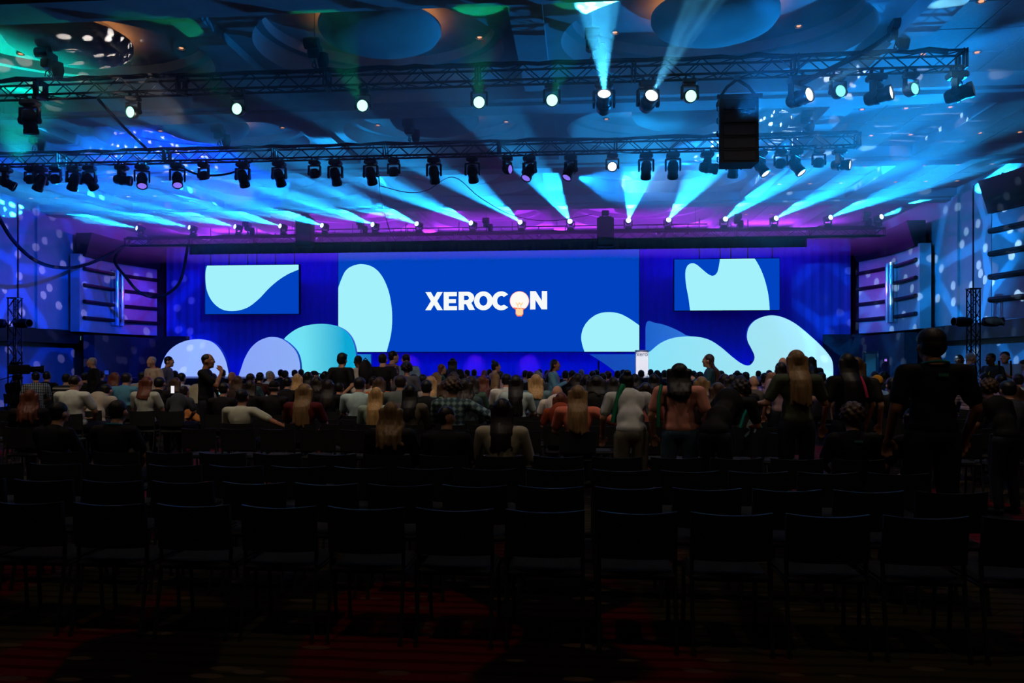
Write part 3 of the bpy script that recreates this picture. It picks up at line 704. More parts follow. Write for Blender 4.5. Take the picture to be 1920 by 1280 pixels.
# ------------------------------------------------------------------ chain hoists holding the trusses
hb = MB().bbox((0, 0, .36), (.24, .30, .34), .04).lathe([(.11, -.14), (.12, 0), (.11, .14)], 14, Matrix.Translation((0, -.18, .46)) @ Matrix.Rotation(math.pi / 2, 4, 'Y')).mesh('motor_body', m_head)
hk = MB().tube([(0, 0, .2), (0, 0, .12), (.03, 0, .07), (.0, 0, .03), (-.03, 0, .06)], .014, 6).tube([(0, -.13, 0), (0, -.1, .1), (0, 0, .18), (0, .1, .1), (0, .13, 0)], .012, 5).mesh('hook_sling', m_black)
bag = MB().lathe([(.01, 0), (.09, .02), (.12, .16), (.10, .30), (.11, .31)], 10, cap=False).mesh('chain_bag', m_blackfab, True)
def hoist(label, X, Y, z, group, top=9.0):
    t = thing('chain_hoist', label, 'hoist', (X, Y, z), 0, group)
    put('hook_sling', hk, t); put('motor_body', hb, t); put('chain_bag', bag, t, (.16, .05, .02))
    put('chain', MB().tube([(0, 0, .5), (0, 0, top - z)], .012, 5).mesh('chain', mat('chain_steel', (.25, .25, .27), .4, .9)), t)
    return t
for x in (92, 590, 1110, 1680): hoist('black chain hoist standing on the speaker-array truss', at_y(x, 110, Y1).x, Y1, TB1 + TS + .08, 'hoists on the speaker-array truss')
for x in (66, 412, 768, 1508): hoist('black chain hoist on the truss behind the speaker array', at_y(x, 250, Y2).x, Y2, TB2 + TS + .08, 'hoists on the middle truss')
for x in (465, 677, 912, 1382, 1622): hoist('black chain hoist standing between beam lights on the stage truss', at_y(x, 420, Y3).x, Y3, zt3 + .08, 'hoists on the stage truss')

# ------------------------------------------------------------------ hanging speakers
m_cab = noise_mat('speaker_cabinet', (.007, .008, .010), (.011, .012, .015), 40, .6, spec=.05)
m_grille = noise_mat('speaker_grille', (.010, .011, .014), (.018, .019, .023), 120, .6, .2, spec=.05)
p = at_y(1383, 155, Y1)
ar = thing('line_array', 'black line-array speaker column hanging from a bridle under the truss', 'speaker', (p.x, Y1 + .05, 5.50))
cab = MB().add([(-.36, -.22, 0), (.36, -.22, 0), (.31, .24, .03), (-.31, .24, .03), (-.36, -.22, .245), (.36, -.22, .245), (.31, .24, .215), (-.31, .24, .215)], [(3, 2, 1, 0), (4, 5, 6, 7), (0, 1, 5, 4), (1, 2, 6, 5), (2, 3, 7, 6), (3, 0, 4, 7)]).mesh('cabinet', m_cab)
for k in range(5):
    c = put('cabinet', cab, ar, (0, -.012 * (4 - k) ** 1.5 * .3, k * .25 - .02), (math.radians(-1.5 * (4 - k)), 0, 0))
    put('rear_panel', MB().bbox((0, -.225, .122), (.60, .02, .19), .01).mesh('rear_panel', m_grille), c)
    for s in (-1, 1): put('handle', MB().tube([(s * .365, -.05, .07), (s * .385, -.05, .08), (s * .385, -.05, .17), (s * .365, -.05, .18)], .01, 5).mesh('handle', m_black), c)
put('bumper_frame', MB().box((-.33, 0, 1.26), (.05, .55, .06)).box((.33, 0, 1.26), (.05, .55, .06)).box((0, -.25, 1.26), (.84, .05, .07)).box((0, .25, 1.26), (.7, .05, .06)).mesh('bumper_frame', m_black), ar)
for s in (-1, 1): put('sling', MB().tube([(s * .36, -.1, 1.27), (s * .2, -.06, 1.5), (0, 0, TB1 - 5.5 - .06)], .03, 7).mesh('sling', m_blackfab), ar)
put('shackle', MB().lathe([(.06, -.03), (.06, .05)], 10, Matrix.Translation((0, 0, TB1 - 5.5 - .04))).mesh('shackle', mat('chain_steel', (.25, .25, .27), .4, .9)), ar)
for px, lab in ((572, 'black fill speaker hung on the stage truss over the teardrop screen edge'), (1135, 'black fill speaker hung on the stage truss over the centre screen')):
    a = at_y(px, 400, Y3 - .45); zt = at_y(px, 402, Y3 - .45).z; zb = at_y(px, 463, Y3 - .45).z
    t = thing('fill_speaker', lab, 'speaker', (a.x, Y3 - .45, zb)); hgt = zt - zb - .15
    put('cabinet', MB().bbox((0, 0, hgt / 2), (.68, .5, hgt), .03).mesh('cabinet', m_cab), t)
    put('grille', MB().bbox((0, -.26, hgt / 2), (.62, .02, hgt - .1), .008).mesh('grille', m_grille), t)
    put('fly_bar', MB().box((0, 0, hgt + .05), (.5, .06, .06)).box((-.2, .2, hgt + .02), (.05, .5, .05)).box((.2, .2, hgt + .02), (.05, .5, .05)).mesh('fly_bar', m_black), t)
    put('motor', MB().bbox((0, 0, hgt + .2), (.3, .22, .22), .03).mesh('motor', m_head), t)
    put('wire', MB().tube([(0, 0, hgt + .3), (0, 0, 9.0 - zb)], .008, 4).mesh('wire', m_black), t)

# ------------------------------------------------------------------ small par cans on pipes above the stage
par_me = MB().lathe([(.02, .16), (.07, .15), (.09, .05), (.10, -.16), (.085, -.16), (.08, -.1)], 14, cap=False).mesh('can', m_head, True)
par_br = MB().tube([(-.12, 0, 0), (-.12, 0, .16), (.12, 0, .16), (.12, 0, 0)], .012, 5).tube([(0, 0, .16), (0, 0, .3)], .018, 6).mesh('bracket', m_black)
def par(label, loc, d, group, h=.3):
    t = thing('par_light', label, 'stage light', loc, 0, group)
    d = Vector(d).normalized(); n = math.hypot(d.x, d.y); pan = math.atan2(-d.x, d.y); til = math.atan2(n, -d.z)
    put('bracket', par_br, t, (0, 0, 0), (0, 0, pan)); put('can', par_me, t, M=Matrix.Rotation(pan, 4, 'Z') @ Matrix.Rotation(til, 4, 'X'))
    return t
pp = thing('light_pipe', 'black pipe carrying tilted par cans over the stage', 'pipe', (0, 35.3, 7.72)); put('rail', MB().tube([(-9.5, 0, 0), (9.5, 0, 0)], .03, 8).mesh('rail', m_black), pp)
for X in (-9, -3, 3, 9): put('hanger', MB().tube([(X, 0, 0), (X, 0, 1.3)], .012, 5).mesh('hanger', m_black), pp)
for px in (530, 592, 608, 628, 738, 752, 764, 776, 822, 868, 898, 940, 1010, 1215, 1232, 1262, 1290, 1470, 1588):
    a = at_y(px, 400, 35.3)
    if abs(a.x) < 9.4: par('black par can clamped to the pipe over the stage', (a.x, 35.3, 7.42), (random.uniform(-.6, .6), -.5, -.7), 'par cans on the pipe over the stage')

# ------------------------------------------------------------------ lighting towers at the sides, camera, signs, door
def tower(label, X, Y, h):
    t = thing('lighting_tower', label, 'tower', (X, Y, 0)); s = .26
    put('base_plate', MB().bbox((0, 0, .03), (.8, .8, .06), .01).mesh('base_plate', m_black), t)
    for a in (-s / 2, s / 2):
        for b in (-s / 2, s / 2): put('chord', MB().tube([(a, b, .06), (a, b, h)], .022, 6).mesh('chord', m_black), t)
    n = int(h / .3)
    for i in range(n):
        z0, z1 = .06 + i * (h - .06) / n, .06 + (i + 1) * (h - .06) / n; f = 1 if i % 2 else -1
        for e in (-s / 2, s / 2):
            put('brace', MB().tube([(-f * s / 2, e, z0), (f * s / 2, e, z1)], .012, 5).mesh('brace', m_black), t)
            put('brace', MB().tube([(e, -f * s / 2, z0), (e, f * s / 2, z1)], .012, 5).mesh('brace', m_black), t)
    put('top_plate', MB().box((0, 0, h), (s + .06, s + .06, .03)).mesh('top_plate', m_black), t)
    return t
pr = at_t(1825, 680, 24.0); pl = at_t(28, 680, 25.0)
tower('black truss tower by the speckled blue wall near the stage', pr.x, pr.y, 3.92)
tower('black truss tower behind the video camera', pl.x, pl.y, 3.72)
for p_, s_, lab in ((pr, 1, 'black spotlight pointing sideways on the truss tower by the speckled wall'), (pl, -1, 'black spotlight pointing sideways on the truss tower behind the video camera')):
    for k in (-1, 1):
        t = thing('followspot', lab, 'stage light', (p_.x + k * .42, p_.y - .25, 2.92), 0, 'spotlights on the truss towers')
        put('body', MB().lathe([(.06, -.28), (.13, -.24), (.15, -.05), (.15, .12), (.11, .2), (.13, .30), (.11, .30)], 14, Matrix.Rotation(math.pi / 2 * k, 4, 'Y') @ Matrix.Rotation(.25, 4, 'X'), cap=False).mesh('body', m_head, True), t)
        put('bracket', MB().tube([(0, .17, 0), (0, .22, -.05), (-k * .28, .25, -.05)], .025, 6).mesh('bracket', m_black), t)
# video camera on tripod
c0 = at_t(36, 680, 22.0)
t = thing('video_camera', 'dark video camera with a long lens on a tripod by the tower', 'camera', (c0.x, c0.y, 0), math.radians(-60))
for k in range(3):
    a = k * 2.094 + .4; put('leg', MB().tube([(0, 0, 1.25), (.45 * math.cos(a), .45 * math.sin(a), 0)], [.03, .02], 6).mesh('leg', m_black), t)
put('head', MB().lathe([(.08, 1.24), (.1, 1.3), (.06, 1.38)], 12).mesh('head', m_black, True), t)
put('body', MB().bbox((0, 0, 1.52), (.2, .55, .26), .03).bbox((0, -.05, 1.7), (.06, .3, .05), .02).mesh('body', m_head), t)
put('lens', MB().lathe([(.06, .25), (.08, .3), (.09, .5), (.11, .52), (.11, .6)], 14, Matrix.Translation((0, 0, 1.52)) @ Matrix.Rotation(-math.pi / 2, 4, 'X')).mesh('lens', m_black, True), t)
put('pan_bar', MB().tube([(.1, -.1, 1.35), (.22, -.7, 1.15)], .014, 6).mesh('pan_bar', m_black), t)
put('viewfinder', MB().bbox((-.16, -.12, 1.66), (.14, .2, .12), .02).mesh('viewfinder', m_black), t)
# exit signs
def sign(label, p, s, m):
    t = thing('exit_sign', label, 'sign', p); put('housing', MB().bbox((0, 0, 0), (s + .05, .08, s * 1.15), .01).mesh('housing', m_black), t)
    put('face', MB().box((0, -.045, 0), (s, .01, s)).mesh('face', m), t)
a = at_y(70, 634, 33.0); sign('small green lit exit sign under the wall band by the truss tower', (max(a.x, -XW + .1), 33.0, a.z), .17, emit_mat('sign_green', (.15, .75, .5), .5))
a = at_y(1691, 628, 35.0); sign('small pale blue lit sign under the louvred bay beside the stage', (a.x, 32.2, a.z), .17, emit_mat('sign_blue', (.1, .35, .7), .6))
a = at_y(1660, 675, 33.0); sign('tiny violet lit sign low on the dark wall beside the stage', (a.x, 33.0, a.z), .09, emit_mat('sign_violet', (.45, .2, .9), .9))
a = at_y(201, 698, 33.0); sign('small blue lit panel low beside the outer end of the stage', (a.x, 33.0, a.z), .18, emit_mat('sign_deepblue', (.02, .06, .55), .6))
# dark side returns beside the stage, with a doorway on one of them
for s, nm in ((-1, 'wall_stage_left'), (1, 'wall_stage_right')):
    w = empty_struct(nm, 'dark return wall beside the stage')
    x0, x1 = (15.05, 17.9)
    struct('panel', MB().box((s * (x0 + x1) / 2, 37.6, 1.5), (x1 - x0, .12, 3.0)), m_wall_dark, w)
    struct('panel', MB().box((s * 16.9, 35.0, 1.45), (.5, 5.0, 2.9)), m_wall_dark, w)
a = at_y(1632, 668, 33.4)
d = empty_struct('door_1', 'half-open brown door beside the stage'); d.location = (a.x, 33.4, 0)
struct('leaf', MB().bbox((.0, 0, 1.03), (.42, .05, 2.06), .01), mat('door_brown', (.32, .12, .08), .5), d)
struct('frame', MB().box((-.26, 0, 1.06), (.08, .1, 2.12)).box((.26, 0, 1.06), (.08, .1, 2.12)).box((0, 0, 2.12), (.6, .1, .08)), m_wall_dark, d)
struct('handle', MB().tube([(.14, -.03, 1.0), (.14, -.07, 1.0), (.05, -.07, 1.0)], .012, 6), mat('chain_steel', (.25, .25, .27), .4, .9), d)

# ------------------------------------------------------------------ swagged cables
def cable(label, pts, r, name='cable'):
    P = [Vector(q) for q in pts]; fine = []
    for i in range(len(P) - 1):
        p0, p1, p2, p3 = P[max(i - 1, 0)], P[i], P[i + 1], P[min(i + 2, len(P) - 1)]
        for s in range(8):
            t = s / 8; fine.append(.5 * ((2 * p1) + (p2 - p0) * t + (2 * p0 - 5 * p1 + 4 * p2 - p3) * t * t + (3 * p1 - p0 - 3 * p2 + p3) * t ** 3))
    fine.append(P[-1]); c = fine[0].copy()
    o = put(name, MB().tube([q - c for q in fine], r, 7).mesh(name, m_blackfab, True), None, c)
    return tag(o, label, 'cable')
YC = 27.0
cable('thick black cable loom swagging from the truss past the blue wall', [at_y(x, y, Yc) for x, y, Yc in ((-60, 300, 21.1), (0, 412, 23.5), (28, 455, 24.5), (60, 484, 25.5), (95, 499, 26.5), (140, 501, 28), (185, 487, 30), (230, 462, 32.6))], .06)
cable('thick black cable loop sagging in front of the stage-side louvres', [at_y(x, y, Yc) for x, y, Yc in ((232, 462, 33.0), (215, 488, 32.0), (238, 522, 31.8), (262, 548, 31.7), (290, 557, 31.6), (318, 548, 31.8), (340, 522, 32.2), (352, 462, 33.0))], .06)
cable('taut black cable running from one hall truss down to the next', [at_y(185, 187, 15.75), at_y(230, 236, 18.4), at_y(276, 280, 21.0)], .035)
cable('thin black cable swag crossing in front of the violet ceiling', [at_y(x, y, Yc) for x, y, Yc in ((710, 322, 21.3), (712, 350, 26), (718, 385, 30), (730, 430, 33), (742, 452, 33.0))], .018)
cable('thin black cable drooping between two trusses above the stage', [at_y(x, y, Yc) for x, y, Yc in ((712, 348, 25.6), (760, 360, 25.5), (800, 357, 25.4), (850, 332, 25.3), (900, 370, 27), (960, 403, 30), (1030, 414, 31.5), (1110, 402, 32.7))], .014)
cable('black cable drooping below the row of moving heads', [at_y(x, y, 21.1) for x, y in ((338, 312), (365, 325), (400, 329), (440, 322), (474, 300))], .03)
cable('slanted black cable bundle climbing from the truss to a hoist', [at_y(x, y, Yc) for x, y, Yc in ((1500, 158, 15.5), (1560, 128, 15.5), (1620, 98, 15.6), (1668, 66, 15.7))], .05)
# ------------------------------------------------------------------ chairs
m_seat = noise_mat('chair_fabric', (.020, .021, .022), (.032, .033, .034), 90, .85, .2, spec=.25)
m_shell = mat('chair_shell', (.016, .019, .020), .58, spec=.3)
m_chrome = mat('chair_chrome', (.35, .36, .38), .22, 1.0)
def curved_panel(w, z0, z1, y, bulge, th, n=10, tilt=.10):
    mb = MB(); vs = []
    for k in range(n + 1):
        u = -1 + 2 * k / n; X = u * w / 2; yy = y - bulge * (1 - u * u)
        rise = .012 * u * u
        for z, dy in ((z0, 0), (z1 + rise, -tilt * (z1 - z0)), (z1 + rise, -tilt * (z1 - z0) + th), (z0, th)): vs.append((X, yy + dy, z))
    fs = []
    for k in range(n):
        for q in range(4): fs.append((k * 4 + q, k * 4 + (q + 1) % 4, k * 4 + 4 + (q + 1) % 4, k * 4 + 4 + q))
    fs += [(0, 1, 2, 3), (n * 4 + 3, n * 4 + 2, n * 4 + 1, n * 4)]
    return mb.add(vs, fs)
CH = {}
CH['seat'] = MB().bbox((0, .02, .44), (.45, .44, .05), .02).mesh('seat', m_seat)
CH['backrest'] = curved_panel(.47, .545, .815, -.19, .045, .028).mesh('backrest', m_shell, True)
CH['leg_front'] = MB().tube([(0, .20, .42), (0, .215, .30), (0, .235, .02), (0, .235, 0)], .0125, 6).mesh('leg', m_shell, True)
CH['leg_rear'] = MB().tube([(0, -.16, .62), (0, -.17, .45), (0, -.19, .30), (0, -.25, .0)], .0125, 6).mesh('leg', m_shell, True)
CH['side_rail'] = MB().tube([(0, -.17, .42), (0, .20, .42)], .011, 6).mesh('side_rail', m_shell, True)
CH['glide'] = MB().lathe([(.014, 0), (.018, .004), (.016, .03)], 8).mesh('glide', m_chrome, True)
N_CHAIR = [0]
def chair(X, Y, label, group, glides=False):
    t = thing('stacking_chair', label, 'chair', (X, Y, 0), 0, group)
    put('seat', CH['seat'], t); put('backrest', CH['backrest'], t)
    for s in (-1, 1):
        a = put('leg', CH['leg_front'], t, (s * .225, 0, 0)); b = put('leg', CH['leg_rear'], t, (s * .225, 0, 0))
        if glides:
            put('side_rail', CH['side_rail'], t, (s * .225, 0, 0))
            put('glide', CH['glide'], a, (0, .235, 0)); put('glide', CH['glide'], b, (0, -.25, 0))
    N_CHAIR[0] += 1
    return t
PITCH = .545; X0 = 3.88
ROWS_NEAR = [4.75 + .92 * k for k in range(4)]
ROWS_FAR = [10.3 + .92 * k for k in range(21)]
ROWNAME = ['rearmost row', 'second row from the rear', 'third row from the rear', 'row along the cross aisle']
def in_view(X, Y, m=.5):
    d = Vector((X, Y, 0)) - Vector((CAM.x, CAM.y, 0)); c, s = math.cos(YAW), math.sin(YAW)
    dep = -d.x * s + d.y * c; lat = d.x * c + d.y * s
    return dep > 1 and abs(lat) < dep * .64 + m
for r, Y in enumerate(ROWS_NEAR):
    for k in range(-9, 6):
        X = X0 + PITCH * k
        if in_view(X, Y): chair(X, Y + .22, 'black curved-back stacking chair in the ' + ROWNAME[r], 'chairs in the ' + ROWNAME[r], r < 2)
OCC = {}      # seats taken, filled by the people below: row index -> list of X
# ------------------------------------------------------------------ people: one continuous body each; hair and clothes are its parts
def _capsule(mb, p0, r0, p1, r1, n=10):
    p0, p1 = Vector(p0), Vector(p1); d = p1 - p0
    if d.length < 1e-5: d = Vector((0, 0, 1e-3)); p1 = p0 + d
    q = d.to_track_quat('Z', 'Y').to_matrix().to_4x4(); M = Matrix.Translation(p0) @ q; L = d.length
    prof = [(r0 * math.sin(a), -r0 * math.cos(a)) for a in (0.05, .5, 1.0, 1.5708)] + [(r1 * math.sin(a), L - r1 * math.cos(a)) for a in (1.5708, 2.14, 2.64, 3.09)]
    mb.lathe(prof, n, M)
def _ell(mb, c, r, R=None, n=14):
    M = Matrix.Translation(Vector(c)) @ (R.to_4x4() if R else Matrix.Identity(4)) @ Matrix.Diagonal((r[0], r[1], r[2], 1))
    mb.lathe([(math.sin(a), -math.cos(a)) for a in [.04 + (math.pi - .08) * k / 9 for k in range(10)]], n, M)
def fuse(name, prims, voxel, m, ratio=.35, smooth=4):
    """prims grown together into one closed skin"""
    mb = MB()
    for p in prims:
        if p[0] == 'c': _capsule(mb, *p[1:])
        else: _ell(mb, *p[1:])
    me = mb.mesh(name); o = bpy.data.objects.new('tmp', me); COL.objects.link(o)
    r = o.modifiers.new('r', 'REMESH'); r.mode = 'VOXEL'; r.voxel_size = voxel; r.use_smooth_shade = True
    s = o.modifiers.new('s', 'SMOOTH'); s.iterations = smooth; s.factor = .5
    d = o.modifiers.new('d', 'DECIMATE'); d.ratio = ratio
    dg = bpy.context.evaluated_depsgraph_get(); out = bpy.data.meshes.new_from_object(o.evaluated_get(dg))
    bpy.data.objects.remove(o); bpy.data.meshes.remove(me)
    out.name = name; out.materials.clear(); out.materials.append(m); out.shade_smooth()
    return out
m_skin = noise_mat('skin_base', (.42, .24, .16), (.46, .27, .18), 20, .6)
def V(*a): return Vector(a)
def mirror(p): return Vector((-p.x, p.y, p.z))
def pose(kind):
    """joint places, facing +Y, floor at z = 0"""
    J = {}
    if kind.startswith('sit'):
        fw = {'sit': 0, 'sit_lean': .22, 'sit_arm': -.02, 'sit_side': .02, 'sit_phone': .10}.get(kind, 0)
        J['pel'] = V(0, -.03, .53); J['wai'] = V(0, -.07 + fw * .25, .70); J['che'] = V(0, -.09 + fw * .7, .90)
        J['nek'] = V(0, -.07 + fw * 1.0, 1.06 - fw * .25); J['hed'] = V(0, -.02 + fw * 1.35, 1.205 - fw * .45)
        for s, k in ((-1, 'l'), (1, 'r')):
            J['sho' + k] = J['nek'] + V(s * .185, -.02, -.055); J['elb' + k] = V(s * .25, .02 + fw * .6, .76); J['wri' + k] = V(s * .10, .24 + fw * .4, .64); J['fin' + k] = V(s * .03, .32 + fw * .4, .62)
            J['hip' + k] = V(s * .09, -.01, .51); J['kne' + k] = V(s * .13, .41, .51); J['ank' + k] = V(s * .13, .38, .09); J['toe' + k] = V(s * .14, .56, .03)
        if kind == 'sit_arm':
            J['elbr'] = V(.45, -.12, .86); J['wrir'] = V(.66, -.16, .78); J['finr'] = V(.74, -.18, .70)
        if kind == 'sit_phone':
            for s, k in ((-1, 'l'), (1, 'r')): J['elb' + k] = V(s * .27, .10, .80); J['wri' + k] = V(s * .07, .30, .90); J['fin' + k] = V(s * .03, .34, .97)
        if kind == 'sit_side':
            for s, k in ((-1, 'l'), (1, 'r')): J['kne' + k] = V(.42, s * .12, .56); J['ank' + k] = V(.44, s * .12 - .02, .09); J['toe' + k] = V(.62, s * .13, .03)
            J['knel'] = V(.40, .14, .66); J['ankl'] = V(.62, .02, .50); J['toel'] = V(.72, .05, .42)
    else:
        fw = {'bend': .15, 'bend2': .42}.get(kind, 0)
        J['pel'] = V(0, -fw * .2, .94); J['wai'] = V(0, fw * .1, 1.10 - fw * .05); J['che'] = V(0, fw * .75, 1.28 - fw * .12)
        J['nek'] = V(0, fw * 1.25 - .02, 1.45 - fw * .32); J['hed'] = V(0, .03 + fw * 1.7, 1.595 - fw * .5)
        for s, k in ((-1, 'l'), (1, 'r')):
            J['sho' + k] = J['nek'] + V(s * .19, 0, -.055); J['elb' + k] = V(s * .27, -.04 + fw * 1.3, 1.13 - fw * .2); J['wri' + k] = V(s * .26, .08 + fw * 1.6, .90 - fw * .1); J['fin' + k] = V(s * .25, .12 + fw * 1.6, .80 - fw * .1)
            J['hip' + k] = V(s * .095, -fw * .2, .90); J['kne' + k] = V(s * .11, .02, .49); J['ank' + k] = V(s * .12, -.03, .09); J['toe' + k] = V(s * .14, .17, .03)
        if kind == 'stand_back':
            for s, k in ((-1, 'l'), (1, 'r')): J['elb' + k] = V(s * .29, -.10, 1.13); J['wri' + k] = V(s * .09, -.20, .93); J['fin' + k] = V(-s * .02, -.22, .88)
        if kind == 'stand_mouth':
            J['elbr'] = V(.20, .20, 1.20); J['wrir'] = V(.07, .26, 1.42); J['finr'] = V(.02, .22, 1.50)
            J['elbl'] = V(-.22, .08, 1.12); J['wril'] = V(.02, .24, 1.10); J['finl'] = V(.10, .25, 1.13)
        if kind == 'stand_phone':
            for s, k in ((-1, 'l'), (1, 'r')): J['elb' + k] = V(s * .22, .06, 1.14); J['wri' + k] = V(s * .08, .28, 1.24); J['fin' + k] = V(s * .03, .33, 1.31)
        if kind == 'stand_reach':
            J['elbl'] = V(-.30, .02, 1.15); J['wril'] = V(-.36, .20, 1.13); J['finl'] = V(-.42, .26, 1.13)
            J['elbr'] = V(.30, .05, 1.15); J['wrir'] = V(.24, .26, 1.20); J['finr'] = V(.20, .34, 1.24)
        if kind == 'bend2':
            J['elbl'] = V(-.33, .42, 1.05); J['wril'] = V(-.28, .42, .78); J['finl'] = V(-.25, .44, .68)
            J['elbr'] = V(.25, .55, 1.0); J['wrir'] = V(.14, .74, .98); J['finr'] = V(.08, .80, .98)
    return J
def hand_prims(w, f, side):
    P = []; d = (f - w).normalized(); a = d.cross(V(0, 0, 1)); a = a.normalized() if a.length > .1 else V(1, 0, 0)
    nrm = a.cross(d).normalized(); curl = -nrm if nrm.z > 0 else nrm
    pc = w + d * .05; P.append(('c', w, .026, w + d * .03, .027))
    for k, (o, L) in enumerate(((-.030, .062), (-.010, .075), (.010, .070), (.029, .055))):
        b = w + d * .085 + a * o; m1 = b + d * L * .55 + curl * .006; m2 = m1 + d * L * .4 + curl * L * .35
        P += [('c', w + d * .02 + a * o * .6, .013, b, .012), ('c', b, .0105, m1, .0098), ('c', m1, .0098, m2, .0088)]
    th = w + d * .03 - a * .03 * side; P += [('c', th, .013, th + d * .035 - a * .028 * side, .0115), ('c', th + d * .035 - a * .028 * side, .0115, th + d * .065 - a * .030 * side + curl * .01, .0095)]
    return P
def body_prims(J, face=True):
    h = J['hed']; P = []
    up = (h - J['nek']).normalized()
    P += [('e', h + V(0, -.005, .012), (.076, .096, .105)), ('e', h + V(0, .030, -.055), (.055, .062, .068)), ('c', J['nek'] - V(0, 0, .03), .062, h - V(0, .01, .06), .054)]
    P += [('e', h + V(0, .103, -.018), (.013, .018, .017)), ('c', h + V(0, .092, .012), .009, h + V(0, .104, -.012), .011), ('e', h + V(0, .088, .026), (.05, .014, .010)), ('e', h + V(0, .086, -.055), (.026, .014, .006)), ('e', h + V(0, .085, -.066), (.023, .014, .007)), ('e', h + V(0, .075, -.098), (.024, .018, .016))]
    for s in (-1, 1): P += [('e', h + V(s * .079, -.008, -.012), (.010, .020, .030)), ('e', h + V(s * .036, .068, -.022), (.028, .022, .026))]
    P += [('e', J['che'] + V(0, 0, .02), (.155, .105, .17)), ('e', J['wai'], (.135, .10, .16)), ('e', J['pel'], (.155, .115, .12)), ('c', J['wai'], .10, J['che'], .11),
          ('c', J['nek'] - V(0, 0, .06), .07, J['che'], .10), ('c', J['shol'], .058, J['nek'] - V(0, 0, .045), .06), ('c', J['shor'], .058, J['nek'] - V(0, 0, .045), .06)]
    for k, s in (('l', -1), ('r', 1)):
        P += [('c', J['sho' + k], .056, J['elb' + k], .040), ('c', J['elb' + k], .040, J['wri' + k], .026)] + hand_prims(J['wri' + k], J['fin' + k], s)
        P += [('c', J['hip' + k], .088, J['kne' + k], .056), ('c', J['kne' + k], .056, J['kne' + k].lerp(J['ank' + k], .35) , .056), ('c', J['kne' + k].lerp(J['ank' + k], .35), .056, J['ank' + k], .036), ('c', J['ank' + k] - V(0, 0, .03), .038, J['toe' + k], .026)]
    return P
def shirt_prims(J, long, loose=.014):
    g = loose; P = [('e', J['che'] + V(0, 0, .02), (.155 + g, .105 + g, .17 + g)), ('e', J['wai'], (.140 + g, .105 + g, .16 + g)), ('e', J['pel'] + V(0, 0, .05), (.155 + g, .115 + g, .09 + g)), ('c', J['wai'], .105 + g, J['che'], .115 + g), ('c', J['pel'] + V(0, 0, .04), .115 + g, J['wai'], .11 + g),
        ('c', J['nek'] - V(0, 0, .045), .062 + g, J['che'], .10 + g), ('c', J['shol'], .058 + g, J['nek'] - V(0, 0, .055), .056 + g), ('c', J['shor'], .058 + g, J['nek'] - V(0, 0, .055), .056 + g)]
    for k in 'lr':
        e = J['sho' + k].lerp(J['elb' + k], .72)
        if long: P += [('c', J['sho' + k], .056 + g, J['elb' + k], .044 + g), ('c', J['elb' + k], .044 + g, J['elb' + k].lerp(J['wri' + k], .88), .030 + g)]
        else: P += [('c', J['sho' + k], .056 + g, e, .050 + g)]
    return P
def trouser_prims(J):
    g = .012; P = [('e', J['pel'] + V(0, 0, -.01), (.155 + g, .115 + g, .11 + g))]
    for k in 'lr': P += [('c', J['hip' + k], .088 + g, J['kne' + k], .058 + g), ('c', J['kne' + k], .058 + g, J['ank' + k] + V(0, 0, .03), .046 + g)]
    return P
def shoe_prims(J, k): 
    a, t_ = J['ank' + k], J['toe' + k]; d = (t_ - a); 
    return [('c', a - V(0, 0, .035) - d * .12, .045, a.lerp(t_, .45) - V(0, 0, .015), .045), ('c', a.lerp(t_, .45) - V(0, 0, .015), .043, t_ + V(0, 0, .004), .036)]
POSES = {}
def get_pose(kind):
    if kind in POSES: return POSES[kind]
    J = pose(kind); D = {'J': J}
    D['body'] = fuse('person', body_prims(J), .011, m_skin, .30, 3)
    D['short'] = fuse('shirt', shirt_prims(J, False), .016, m_skin, .45, 3); D['long'] = fuse('shirt', shirt_prims(J, True), .016, m_skin, .45, 3)
    D['trousers'] = fuse('trousers', trouser_prims(J), .018, m_skin, .4, 3)
    D['shoe'] = [fuse('shoe', shoe_prims(J, k), .014, m_skin, .4, 2) for k in 'lr']
    POSES[kind] = D
    return D
# --- hair shapes in the head's own frame
rh = random.Random(3)
HPATH = [(.03, -.060), (-.06, -.078), (-.12, -.105), (-.19, -.185), (-.26, -.205), (-.60, -.215)]     # how hair falls: (z, y) over nape and shoulder blades
def hair_y(z):
    for (z0, y0), (z1, y1) in zip(HPATH, HPATH[1:]):
        if z1 <= z <= z0: return y0 + (y1 - y0) * (z0 - z) / (z0 - z1)
    return HPATH[0][1]
def strands(x0, x1, n, z_end, r0=.026, r1=.016, wob=.0):
    P = []
    for i in range(n):
        u = -1 + 2 * i / (n - 1); ze = z_end + rh.uniform(-.03, .03); prev = None
        zs = [.03, -.05, -.11, -.16, -.20, -.27, -.34, -.44]; zs = [z for z in zs if z > ze + .02] + [ze]
        for q, z in enumerate(zs):
            w = (.03 - z) / (.03 - ze); X = (x0 * (1 - w) + x1 * w) * u + rh.uniform(-wob, wob); r = r0 * (1 - w) + r1 * w
            p = V(X, hair_y(z) * (1 - .30 * u * u), z)
            if prev: P.append(('c', prev[0], prev[1], p, r))
            prev = (p, r)
    return P
CAPH = [('e', V(0, -.018, .032), (.086, .094, .094)), ('e', V(0, -.040, -.005), (.080, .068, .085))]
